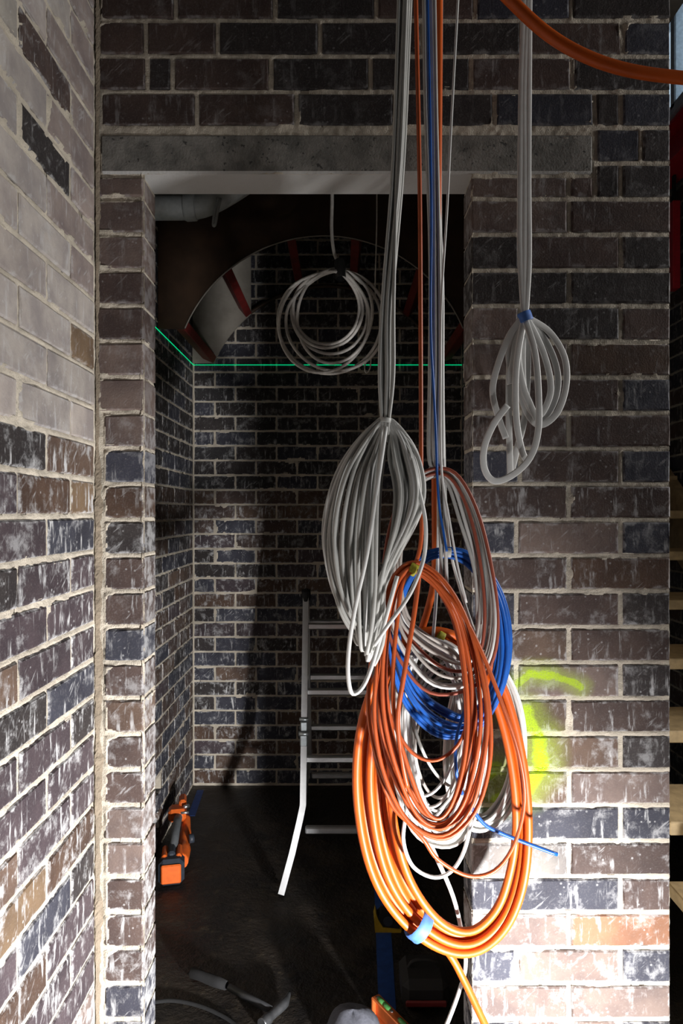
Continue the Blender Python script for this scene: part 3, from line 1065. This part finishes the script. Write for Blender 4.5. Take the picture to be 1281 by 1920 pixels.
# --- H: flat white cables on the right
dH = 1.545
Hh_ = empty('cable_coil', P(985, 590, dH))
tag(Hh_, 'bunch of flat white cables looped in front of the brick pillar, tied with blue tape', 'cable coil')
FL = dict(flat=0.34, n=12)
for pts in ([(983, 0), (978, 150), (976, 300), (975, 450), (980, 560), (985, 592)], [(990, 0), (983, 170), (984, 320), (983, 470), (982, 560), (985, 592)],
            [(993, 0), (992, 160), (991, 330), (992, 480), (988, 560), (985, 592)]):
    drop(Hh_, pts, dH, 11, M_WHITE, **FL)
RH = random.Random(5)
loops = [
    [(980, 596), (955, 630), (932, 690), (924, 735), (934, 780), (949, 822)],
    [(984, 598), (968, 640), (962, 680), (955, 705), (957, 720)],
    [(990, 596), (1030, 622), (1058, 668), (1062, 720), (1046, 772), (1015, 797), (992, 780), (976, 735), (974, 670), (982, 610)],
    [(990, 598), (1024, 640), (1044, 690), (1045, 735), (1028, 775), (1005, 786), (985, 760), (974, 710), (978, 640), (984, 606)],
    [(988, 598), (1015, 650), (1030, 700), (1032, 740), (1014, 778), (996, 770), (982, 730), (980, 650), (985, 606)],
    [(978, 600), (958, 660), (954, 760), (956, 850), (957, 893)],
    [(985, 600), (1003, 660), (1010, 740), (1009, 810), (994, 858), (962, 890), (928, 902), (909, 880), (908, 840), (926, 795), (952, 760)],
    [(982, 600), (968, 690), (968, 780), (978, 842), (990, 868)],
    [(986, 600), (990, 680), (984, 780), (970, 840), (960, 882)],
    [(984, 600), (972, 660), (980, 720), (995, 760), (1008, 790)],
    [(981, 598), (962, 622), (954, 660), (958, 700)]]
for q in loops:
    z = RH.uniform(-.025, .02)
    closed_ = abs(q[0][0] - q[-1][0]) < 12 and abs(q[0][1] - q[-1][1]) < 14
    strand('strand', [(x, y, z if k else 0) for k, (x, y) in enumerate(q)], dH, 12.5, M_WHITE, Hh_, closed_, 6, **FL)
tape(Hh_, M_TAPEB, (985, 594), dH, 70, 26, 18, 0.025, 'blue tape')

# --- thick orange conduit crossing the top right corner
dI = 1.40
cd = MB().tube(catmull([tuple(P(*q)) for q in [(840, -160, dI), (905, -58, dI), (965, 8, dI), (1030, 66, dI), (1100, 106, dI), (1180, 132, dI), (1281, 146, dI),
                                             (1400, 152, dI), (1560, 140, dI), (1700, 110, dI)]], 6), 11.5 / F * dI, 14).build('conduit', M_ORD)
tag(cd, 'thick orange conduit sagging across the upper right corner', 'conduit')

# --- ring of white cable inside the room
dJ = 2.30
J = empty('cable_coil', P(638, 500, dJ))
tag(J, 'round ring of white cable hanging inside the dark room under the arch', 'cable coil')
M_DULL = plain('cable_room_white', (0.60, 0.58, 0.55), 0.45)
zt = 960 - (HB - H - .002) * F / dJ
strand('drop_cable', [(622, zt), (622, 200), (623, 366), (622, 430), (627, 475), (640, 500), (655, 520)], dJ, 6.5, M_DULL, J)
for i, (cx, cy, rx, ry, tl, m) in enumerate([(612, 578, 62, 68, 0, 6), (614, 581, 66, 72, .2, 6), (618, 586, 71, 78, -.2, 6), (608, 603, 84, 97, .30, 6), (630, 600, 94, 96, -.35, 6),
                                             (628, 590, 70, 92, .15, 6), (618, 602, 97, 99, .1, 6)]):
    q = []
    for k in range(14):
        th = 2 * math.pi * k / 14
        ex, ey = rx * math.sin(th), -ry * math.cos(th)
        x, y = cx + ex * math.cos(tl) - ey * math.sin(tl), cy + ex * math.sin(tl) + ey * math.cos(tl)
        pull = max(0, math.cos(th)) ** 6
        q.append((x + (638 - x) * pull * .8, y + (502 + i * 1.5 - y) * pull * .9, RC.uniform(-.02, .02)))
    strand('strand', q, dJ, 6.0, M_DULL, J, True, 5)
tape(J, M_TAPEK, (638, 506), dJ, 85, 20, 34, 0.06, 'black tape')
thin = empty('hanging_wire', P(705, 366, 2.5))
tag(thin, 'thin pale wire dangling beside the ring of white cable', 'wire')
zt = 960 - (HB - H - .002) * F / 2.5
strand('wire', [(707, zt), (707, 366), (706, 450), (704, 520), (705, 560), (716, 600), (706, 640), (697, 665), (694, 690), (687, 699), (684, 688), (690, 668)], 2.5, 2.6, M_DULL, thin)

# ------------------------------------------------------------------ arched formwork in the room
M_PLY = plain('formply_brown', (0.045, 0.024, 0.013), 0.6, var=0.25, scale=9)
M_PLYB = plain('ply_cream', (0.29, 0.265, 0.23), 0.75, var=0.12, scale=12)
M_REDT = plain('red_timber', (0.17, 0.012, 0.012), 0.6, var=0.2, scale=14)
ARX, ARZ, ARR = -0.082, 2.173, 0.705
PZ = H + (960 - 684) / SB + 0.003


def ply_panel(name, y, th, mat, parent, top, end=None):
    """panel spanning the room with a segmental arch cut from its lower edge"""
    x0, x1 = IX0 + 0.004, IX1 - 0.004
    a0 = math.asin((PZ - ARZ) / ARR)
    arc = [(ARX + ARR * math.cos(a), ARZ + ARR * math.sin(a)) for a in np.linspace(math.pi - a0, end if end else a0, 41)]
    mb = MB()
    cols = [(x0, PZ)] + arc + ([] if end else [(x1, PZ)])
    n = len(cols)
    vs = []
    for yy in (y, y + th):
        vs += [(x, yy, z) for x, z in cols] + [(x, yy, top) for x, z in cols]
    fs = []
    for i in range(n - 1):
        fs.append((i, i + 1, n + i + 1, n + i))
        fs.append((2 * n + i + 1, 2 * n + i, 3 * n + i, 3 * n + i + 1))
        fs.append((i, 2 * n + i, 2 * n + i + 1, i + 1))
        fs.append((n + i, n + i + 1, 3 * n + i + 1, 3 * n + i))
    fs += [(0, n, 3 * n, 2 * n), (n - 1, 3 * n - 1, 4 * n - 1, 2 * n - 1)]
    return mb.add(vs, fs).build(name, mat, parent)


AF = empty('arch_formwork', (ARX, 3.2, PZ))
tag(AF, 'plywood arch frame with red timber spacers spanning the dark room', 'formwork')
ply_panel('front_panel', 3.19, 0.012, M_PLY, AF, HB - .01)
ply_panel('back_panel', 3.925, 0.012, M_PLYB, AF, HB - .01, math.radians(128.5))
rib = [(ARX + (ARR + .012) * math.cos(a), 3.936, ARZ + (ARR + .012) * math.sin(a)) for a in np.linspace(math.radians(20.5), math.radians(129.5), 50)]
MB().tube(rib, .011, 8, flat=.8).build('back_rib', M_PLY, AF)
# pale edge strip of the sheet along the arch
edge = [(ARX + (ARR - .0005) * math.cos(a), 3.189, ARZ + (ARR - .0005) * math.sin(a)) for a in np.linspace(math.radians(22.7), math.radians(157.3), 60)]
MB().tube(edge, 0.0035, 6).build('arch_edge', M_PLYB, AF)
for ang in (156.0, 129.5, 102.5, 78.0, 50.5, 24.0):
    a = math.radians(ang)
    c = Vector((ARX + (ARR + 0.036) * math.cos(a), (3.203 + 3.924) / 2, ARZ + (ARR + 0.036) * math.sin(a)))
    rot = Matrix.Rotation(math.pi / 2 - a, 3, 'Y')
    MB().box(c, (0.042, 0.72, 0.070), rot, 0.003).build('spacer', M_REDT, AF)

# ceiling drain pipe, top left of the room
M_PVC = plain('pvc_pipe', (0.42, 0.45, 0.46), 0.45, var=0.08)
PP = empty('drain_pipe', P(340, 390, 2.72))
tag(PP, 'pale plastic drain pipe with elbow under the room ceiling', 'pipe')
k = 2.72 / F
pc = catmull([tuple(P(*q)) for q in [(238, 389, 2.72), (300, 389, 2.72), (356, 388, 2.72), (388, 381, 2.72), (425, 362, 2.72), (462, 338, 2.72), (505, 308, 2.72)]], 8)
MB().tube(pc, 23 * k, 20).build('pipe', M_PVC, PP)
MB().tube([P(346, 388, 2.72), P(349, 388, 2.72), P(366, 387, 2.72), P(369, 387, 2.72)], [24 * k, 26 * k, 26 * k, 24 * k], 20).build('collar', M_PVC, PP)
MB().tube(catmull([tuple(P(*q)) for q in [(414, 372, 2.66), (408, 398, 2.66), (404, 420, 2.66), (400, 422, 2.66), (402, 400, 2.66), (409, 370, 2.66)]], 5), 2.6 * k, 8).build('strap', M_PVC, PP)

# green line thrown on the brickwork by a laser level
M_LASER = emitter('laser_green', (0.0, 1.0, 0.35), 0.75)
LZ = H + (960 - 684.5) / SB
lw = 0.0032
ls = MB().box(((IX0 + IX1) / 2, DB - 0.0035, LZ), (IX1 - IX0, 0.002, lw)).box((IX0 + 0.0035, (2.62 + DB) / 2, LZ), (0.002, DB - 2.62, lw)).build('laser_line', M_LASER)
tag(ls, 'thin bright green laser line running level across the back brickwork', 'laser line')

# ------------------------------------------------------------------ aluminium folding ladder
M_ALU = plain('aluminium', (0.72, 0.73, 0.75), 0.33, 0.95, var=0.05, scale=40)
M_STEEL = plain('hinge_steel', (0.35, 0.38, 0.40), 0.4, 0.9)
M_RUB = plain('black_rubber', (0.010, 0.010, 0.011), 0.9)
LD = empty('folding_ladder', (-0.02, 3.15, 0))
tag(LD, 'aluminium folding step ladder standing open in the dark room', 'ladder')
XA, XB, TOPZ = -0.163, 0.135, 1.19


def rect_sweep(mb, pts, w, dep):
    """rectangular rail through points: w in x, dep across the slope"""
    pts = [Vector(p) for p in pts]
    n = len(pts)
    vs, fs = [], []
    for i, p in enumerate(pts):
        tdir = (pts[min(i + 1, n - 1)] - pts[max(i - 1, 0)]).normalized()
        nx = Vector((1, 0, 0)) - tdir * tdir.x
        nx.normalize()
        ny = tdir.cross(nx)
        for sx, sy in ((-1, -1), (1, -1), (1, 1), (-1, 1)):
            vs.append(p + nx * (sx * w / 2) + ny * (sy * dep / 2))
    for i in range(n - 1):
        for k2 in range(4):
            l = (k2 + 1) % 4
            fs.append((i * 4 + k2, i * 4 + l, (i + 1) * 4 + l, (i + 1) * 4 + k2))
    fs += [(3, 2, 1, 0), tuple((n - 1) * 4 + q for q in range(4))]
    mb.add(vs, fs)
    return mb


for (y0, sl) in ((2.82, 0.264), (3.56, -0.33)):
    yy = lambda z: y0 + sl * z
    for X, s_ in ((XA, -1), (XB, 1)):
        fl_ = 0.085 if sl > 0 else 0.05
        rail = rect_sweep(MB(), [(X + s_ * fl_, yy(0.012), 0.012), (X + s_ * fl_ * .5, yy(.16), .16), (X + s_ * .012, yy(.285), .285), (X, yy(.34), .34), (X, yy(.6), .6),
                                 (X, yy(TOPZ), TOPZ)], 0.026, 0.055)
        ro = rail.build('rail', M_ALU, LD)
        MB().box((X + s_ * (fl_ + .003), yy(0.014), 0.0155), (0.036, 0.062, 0.031), bev=.004).build('foot', M_RUB, ro)
        if sl > 0:
            hz = MB()
            hz.box((X, yy(.655) - .004, .655), (0.030, 0.064, 0.045), bev=.004)
            hz.box((X, yy(.60) - .004, .60), (0.032, 0.066, 0.05), bev=.004)
            hz.tube([(X - .022, yy(.625) - .032, .628), (X + .022, yy(.625) - .032, .628)], 0.011, 12, ref=(0, 0, 1))
            hz.tube([(X - .020, yy(.68) - .030, .685), (X + .020, yy(.68) - .030, .685)], 0.008, 12, ref=(0, 0, 1))
            hz.build('locking_hinge', M_STEEL, LD)
    for z in (.245, .518, .79, 1.068):
        MB().box(((XA + XB) / 2, yy(z), z), (XB - XA - 0.020, 0.030, 0.028), bev=.005).build('rung', M_ALU, LD)
for X in (XA, XB):
    MB().box((X, 3.145, TOPZ + .012), (0.030, 0.09, 0.06), bev=.01).tube([(X - .02, 3.145, TOPZ + .02), (X + .02, 3.145, TOPZ + .02)], .022, 14, ref=(0, 0, 1)).build('top_hinge', M_RUB, LD)

# ------------------------------------------------------------------ things on the floor
M_TORA = plain('tool_orange', (0.70, 0.13, 0.02), 0.4, var=0.08)
M_TDRK = plain('tool_navy_grey', (0.028, 0.036, 0.050), 0.5)
M_TGRY = plain('tool_grey', (0.13, 0.14, 0.15), 0.5)
TX = -0.728
TL = empty('power_tool', (TX, 2.95, 0))
tag(TL, 'orange and black cordless power tool lying by the left room wall', 'power tool')
MB().box((TX, 2.965, 0.060), (0.108, 0.09, 0.110), bev=.020).build('battery_housing', M_TDRK, TL)
gr = MB().box((TX, 2.918, 0.062), (0.082, 0.012, 0.080), bev=.005)
gro = gr.build('grille', M_TORA, TL)
for i in range(5):
    MB().box((TX, 2.911, 0.034 + i * .014), (0.070, 0.004, 0.003)).build('grille_slat', M_TGRY, gro)
MB().box((TX, 3.02, 0.088), (0.030, 0.10, 0.085), bev=.008).build('strap', M_TDRK, TL)
for s_ in (-1, 1):
    MB().box((TX + s_ * .030, 3.01, 0.085), (0.024, 0.10, 0.075), bev=.008).build('side_panel', M_TORA, TL)
MB().tube(catmull([(TX + .004, 3.03, .105), (TX + .008, 3.10, .135), (TX + .014, 3.20, .15), (TX + .018, 3.28, .145)], 5), .019, 12).build('handle', M_TGRY, TL)
MB().tube(catmull([(TX + .035, 3.02, .060), (TX + .044, 3.12, .065), (TX + .052, 3.24, .085), (TX + .050, 3.34, .11)], 5), [.034] * 6 + [.026] * 5 + [.022] * 5, 12).build('body', M_TORA, TL)
MB().box((TX + .012, 3.31, .150), (.082, .085, .060), bev=.014).box((TX + .036, 3.36, .155), (.034, .09, .10), bev=.01).build('head', M_TORA, TL)
MB().tube([(TX + .042, 3.285, .185), (TX + .066, 3.30, .185)], .009, 10, ref=(0, 0, 1)).tube([(TX + .030, 3.27, .165), (TX + .066, 3.27, .165)], .006, 10, ref=(0, 0, 1)).build('clamp_screw', M_ALU, TL)
MB().tube([(TX + .068, 3.14, .10), (TX + .090, 3.145, .10)], .020, 14, ref=(0, 0, 1)).build('knob', M_TDRK, TL)

TL.rotation_euler.z = 0.20
TL.location = (TX + .004, 2.905, 0)

# hammer lying on the floor
def onfloor(px, py, z=0.0):
    d = (H - z) * F / (py - 960)
    return Vector(((px - 640.5) / F * d, d, z))


M_HSTD = plain('hammer_shaft', (0.030, 0.031, 0.034), 0.5)
HM = empty('hammer', onfloor(430, 1850))
tag(HM, 'dark gripped claw hammer lying on the floor near the doorway', 'hammer')
g0, g1, g2, g3 = onfloor(358, 1822, .02), onfloor(424, 1848, .021), onfloor(430, 1851, .021), onfloor(512, 1896, .022)
MB().tube([g0, g0.lerp(g1, .05), g0.lerp(g1, .3), g0.lerp(g1, .7), g1], [.012, .018, .016, .0175, .014], 14).build('grip', M_RUB, HM)
MB().tube([g2, g3], .0115, 12).build('shaft', M_HSTD, HM)
hd = (g3 - g2).normalized()
sd = Vector((-hd.y, hd.x, 0))
M_HSTL = plain('hammer_steel', (0.14, 0.145, 0.155), 0.45, 0.8)
MB().tube(catmull([tuple(g3 + hd * .008 - sd * .062), tuple(g3 + hd * .008 - sd * .03), tuple(g3 + hd * .008), tuple(g3 + hd * .006 + sd * .05), tuple(g3 - hd * .012 + sd * .095)], 4),
          [.017] * 5 + [.014] * 4 + [.015] * 4 + [.011, .009, .007, .004], 12, ref=(0, 0, 1)).build('head', M_HSTL, HM)

# blue tape strips stuck to the floor
M_BT = plain('floor_tape_blue', (0.012, 0.055, 0.24), 0.6, var=0.2, scale=30)


def floor_strip(name, q, label):
    v0 = [onfloor(*p, 0.0) for p in q]
    vs = [v + Vector((0, 0, .0004)) for v in v0] + [v + Vector((0, 0, .0018)) for v in v0]
    o = mesh_obj(name, vs, [(3, 2, 1, 0), (4, 5, 6, 7), (0, 1, 5, 4), (1, 2, 6, 5), (2, 3, 7, 6), (3, 0, 4, 7)], M_BT)
    return tag(o, label, 'tape')


floor_strip('floor_tape', [(712, 1945), (746, 1945), (727, 1640), (701, 1640)], 'blue tape strip on the floor running under the orange coil')
floor_strip('floor_tape', [(352, 1530), (366, 1530), (382, 1482), (370, 1482)], 'dark blue tape strip along the foot of the left room wall')

# tape measure (yellow and black) on the blue strip
M_YEL = plain('measure_yellow', (0.40, 0.26, 0.012), 0.5)
tm = onfloor(727, 1742)
TM = empty('tape_measure', tm)
tag(TM, 'yellow and black tape measure on the blue floor tape', 'tape measure')
MB().prism([(tm.x - .045 + a, b) for a, b in ((0, .002), (.085, .002), (.09, .02), (.086, .058), (.07, .072), (.02, .074), (.002, .055))], tm.y - .02, tm.y + .024).build('case', M_RUB, TM)
MB().prism([(tm.x - .049 + a, b) for a, b in ((0, .001), (.098, .001), (.10, .012), (.03, .02), (.012, .05), (.002, .078), (-.004, .05))], tm.y - .025, tm.y + .029).build('bumper', M_YEL, TM)
MB().tube([(tm.x, tm.y - .024, .042), (tm.x, tm.y - .019, .042)], .018, 16, ref=(0, 0, 1)).build('disc', M_TDRK, TM)

# torpedo level
lv0, lv1 = onfloor(704, 1872, .05), onfloor(792, 1962, .05)
LV = empty('torpedo_level', onfloor(740, 1905))
tag(LV, 'orange metal torpedo level with green vials at the bottom edge', 'spirit level')
M_LVO = plain('level_orange', (0.62, 0.15, 0.04), 0.28, 0.35, var=0.12, scale=30)
M_VIAL = plain('vial_green', (0.10, 0.36, 0.10), 0.15)
ax = (lv1 - lv0)
ax.z = 0
LL = ax.length
ax.normalize()
rotL = Matrix.Rotation(math.atan2(ax.y, ax.x), 3, 'Z')
side = Vector((-ax.y, ax.x, 0))
mid = (lv0 + lv1) / 2
mid.z = 0.030
body = MB().box(mid + Vector((0, 0, .027)), (LL, .030, .006), rotL, .002).box(mid - Vector((0, 0, .027)), (LL, .030, .006), rotL, .002).box(mid, (LL, .008, .05), rotL, .002)
for s_ in (-.5, .5):
    body.box(mid + ax * (LL * s_ * .98), (LL * .05, .030, .058), rotL, .003)
body.build('body', M_LVO, LV)
for f_, nm in ((-.36, 'vial'), (-.24, 'vial'), (.1, 'vial')):
    c = mid + ax * (LL * f_) + Vector((0, 0, .030))
    MB().tube([c - ax * .016, c - ax * .013, c + ax * .013, c + ax * .016], [.004, .0075, .0075, .004], 12, ref=(0, 0, 1)).build('vial', M_VIAL, LV)
for f_ in (-.44, -.13, .03):
    c = mid + ax * (LL * f_) + Vector((0, 0, .031))
    MB().tube([c - Vector((0, 0, .001)), c + Vector((0, 0, .002))], .005, 10).build('rivet', M_ALU, LV)

# grey cap lying at the bottom edge
M_CLOTH = plain('grey_cloth', (0.10, 0.105, 0.13), 0.9, var=0.15, scale=90, bump=0.5)
gc = onfloor(662, 1950)
gc.z = 0
GC = empty('cloth_cap', gc)
tag(GC, 'rounded grey cloth cap on the floor beside the orange level', 'cap')
vs, fs = [], []
nu, nv = 20, 7
for i in range(nv):
    a = i / (nv - 1) * math.pi / 2
    for j in range(nu):
        th = 2 * math.pi * j / nu
        rr = math.cos(a) ** 0.8 * (1 + .05 * math.sin(3 * th + 1))
        vs.append((gc.x + .085 * rr * math.cos(th), gc.y + .095 * rr * math.sin(th), .004 + .085 * math.sin(a) * (1 + .05 * math.cos(2 * th))))
for i in range(nv - 1):
    for j in range(nu):
        fs.append((i * nu + j, i * nu + (j + 1) % nu, (i + 1) * nu + (j + 1) % nu, (i + 1) * nu + j))
fs.append(tuple(reversed(range(nu))))
MB().add(vs, fs, True).build('crown', M_CLOTH, GC)
MB().tube([(gc.x + .088 * math.cos(a), gc.y + .098 * math.sin(a), .008) for a in np.linspace(0, 2 * math.pi, 25)[:-1]], .006, 8, True, ref=(0, 0, 1)).build('band', M_TDRK, GC)

# black tool bag with red stripe
tb = onfloor(800, 1905)
TBg = empty('tool_bag', tb)
tag(TBg, 'black tool bag with a dull red stripe on the floor', 'tool bag')
M_BAG = plain('bag_black', (0.010, 0.010, 0.011), 0.75)
M_BAGR = plain('bag_red', (0.16, 0.012, 0.012), 0.6)
MB().box((tb.x, tb.y + .09, .048), (.15, .16, .095), bev=.022).build('bag_body', M_BAG, TBg)
MB().box((tb.x, tb.y + .006, .034), (.13, .010, .020), bev=.004).build('stripe', M_BAGR, TBg)
MB().tube(catmull([(tb.x - .05, tb.y + .09, .09), (tb.x - .03, tb.y + .09, .115), (tb.x + .03, tb.y + .09, .115), (tb.x + .05, tb.y + .09, .09)], 5), .006, 8).build('carry_handle', M_BAG, TBg)

# dark lead on the floor, bottom left
fc = MB().tube(catmull([tuple(onfloor(*q, .006)) for q in [(284, 1880), (320, 1876), (360, 1882), (400, 1896), (440, 1920), (470, 1960)]], 6), .006, 8).build('floor_lead', M_RUB)
tag(fc, 'black lead lying on the floor by the left door jamb', 'cable')

# ------------------------------------------------------------------ beyond the pillar: open timber stair, red steel, window
M_PINE = plain('pine', (0.42, 0.31, 0.17), 0.6, var=0.2, scale=22)
M_PINED = plain('pine_string', (0.38, 0.28, 0.155), 0.6, var=0.2, scale=22)
ST = empty('open_stair', (1.4, 1.9, 0))
tag(ST, 'open timber stair with pale treads behind the right edge of the pillar', 'stair')
for k in range(-2, 8):
    d, z = 1.91 + .25 * k, .70 + .175 * k
    MB().box((1.30, d + .135, z), (0.76, .27, .038), bev=.003).build('tread', M_PINE, ST)
MB().prism([(1.15, 0.0), (1.45, 0.0), (3.95, 1.79), (3.95, 2.05), (3.80, 2.05)], 1.64, 1.68, 'x').build('stringer', M_PINED, ST)
MB().prism([(1.50, 0.28), (1.62, 0.28), (1.70, .40), (1.70, .64), (1.64, .64)], .905, .925, 'x').build('stringer_block', M_PINED, ST)

M_REDS = plain('red_steel', (0.50, 0.020, 0.040), 0.45, var=0.1)
RB_ = empty('red_beam', (1.66, 3.4, 3.3))
tag(RB_, 'dark red steel beam with a short hanger beside the upper part of the pillar', 'beam')
MB().box((1.62, 3.4, 3.335), (.016, 2.6, .17), bev=.002).box((1.62, 3.4, 3.25), (.14, 2.6, .014)).box((1.62, 3.4, 3.42), (.14, 2.6, .014)).build('flange_beam', M_REDS, RB_)
MB().box((1.637, 3.36, 2.895), (.038, .06, .43), bev=.004).build('hanger', M_REDS, RB_)
MB().box((1.637, 3.36, 3.175), (.012, .02, .14)).build('rod', M_RUB, RB_)

M_WIN = plain('window_white', (0.72, 0.76, 0.80), 0.4)
M_SKY = emitter('window_daylight', (0.50, 0.66, 0.80), 0.85)
WX, WZ0, WZ1 = 1.70, 3.62, 4.12
wn = empty('window_1', (WX, 3.6, WZ0))
wn['kind'] = 'structure'
for (y0, y1) in ((2.9, 3.42), (3.47, 4.2)):
    MB().box((WX + .02, (y0 + y1) / 2, (WZ0 + WZ1) / 2), (.01, y1 - y0, WZ1 - WZ0)).build('pane', M_SKY, wn)
fr_ = MB()
for z in (WZ0, WZ1):
    fr_.box((WX, 3.55, z), (.06, 1.4, .06), bev=.006)
for y in (2.88, 3.445, 4.22):
    fr_.box((WX, y, (WZ0 + WZ1) / 2), (.06, .05, WZ1 - WZ0), bev=.006)
fr_.build('window_frame', M_WIN, wn)

# right-hand brick wall of the stair well
rl = []
for k in range(0, 38):
    z0 = .0 + .0854 * k + .005
    base = 3.10 if k % 2 else 3.22
    for m in range(0, 5):
        rl.append((base + .24 * m + .005, base + .24 * (m + 1) - .005, z0, z0 + .0754, LC.choice([BLACK, BLUE, PURP]), .25))
RWX = 1.72
r1 = mortar_field((RWX, 4.5, 0), (0, -1, 0), (-1, 0, 0), 1.5, 3.26, .012, [(4.5 - y1, 4.5 - y0, z0, z1) for (y0, y1, z0, z1, c, d) in rl], seed=40, smear=.008)
wall_right = wall_mesh('wall_right', [r1], [((RWX + ins, 2.0, 0), (RWX + .1, 4.6, 3.58)), ((RWX + ins, 2.0, 4.15), (RWX + .1, 4.6, 4.5)), ((RWX + .02, 4.25, 3.5), (RWX + .1, 4.6, 4.2)),
                                            ((0.82, 4.5, 0), (RWX + .1, 4.6, 4.5))], M_MORTAR_G)
for (y0, y1, z0, z1, c, d) in rl:
    put_brick(wall_right, M_BRICK, (RWX, (y0 + y1) / 2, (z0 + z1) / 2), -math.pi / 2, y1 - y0, z1 - z0, .05, c, d)

# teal protective board leaning beside the stair, seen at the pillar edge
M_TEAL = plain('teal_board', (0.10, 0.20, 0.19), 0.6)
pz = P(1268, 786, 3.36)
o = MB().box((1.695, 3.30, pz.z), (.020, .05, .21), bev=.004).box((1.697, 3.30, pz.z / 2), (.010, .02, pz.z - .004), bev=.002).build('teal_post', M_TEAL)
tag(o, 'small grey-green post at the pillar edge behind the stair', 'post')
tc_ = P(1281, 1890, 1.70)
o = MB().box((tc_.x + .10, 1.30, .19), (.16, .10, .36), Matrix.Rotation(.30, 3, 'Y'), .02).build('teal_sack', M_TEAL)
tag(o, 'teal sack at the lower right corner under the stair', 'sack')

# ------------------------------------------------------------------ the work light itself (stands below the frame)
M_LENS = emitter('lamp_lens', (1.0, 0.97, 0.93), 6.0)
WL = empty('work_light', (LAMP.x, LAMP.y, 0))
tag(WL, 'small black work light on a low stand in front of the pillar', 'work light')
MB().box((LAMP.x, LAMP.y - .10, LAMP.z), (.17, .035, .13), bev=.012).build('housing', M_RUB, WL)
MB().box((LAMP.x, LAMP.y - .079, LAMP.z), (.14, .006, .10), bev=.002).build('lens', M_LENS, WL)
MB().tube([(LAMP.x, LAMP.y - .12, .012), (LAMP.x, LAMP.y - .12, LAMP.z - .02)], .010, 10).build('stand', M_TGRY, WL)
for a in (0.3, 2.4, 4.5):
    MB().tube([(LAMP.x, LAMP.y - .12, .11), (LAMP.x + .16 * math.cos(a), LAMP.y - .12 + .16 * math.sin(a), .008)], .007, 8).build('leg', M_TGRY, WL)
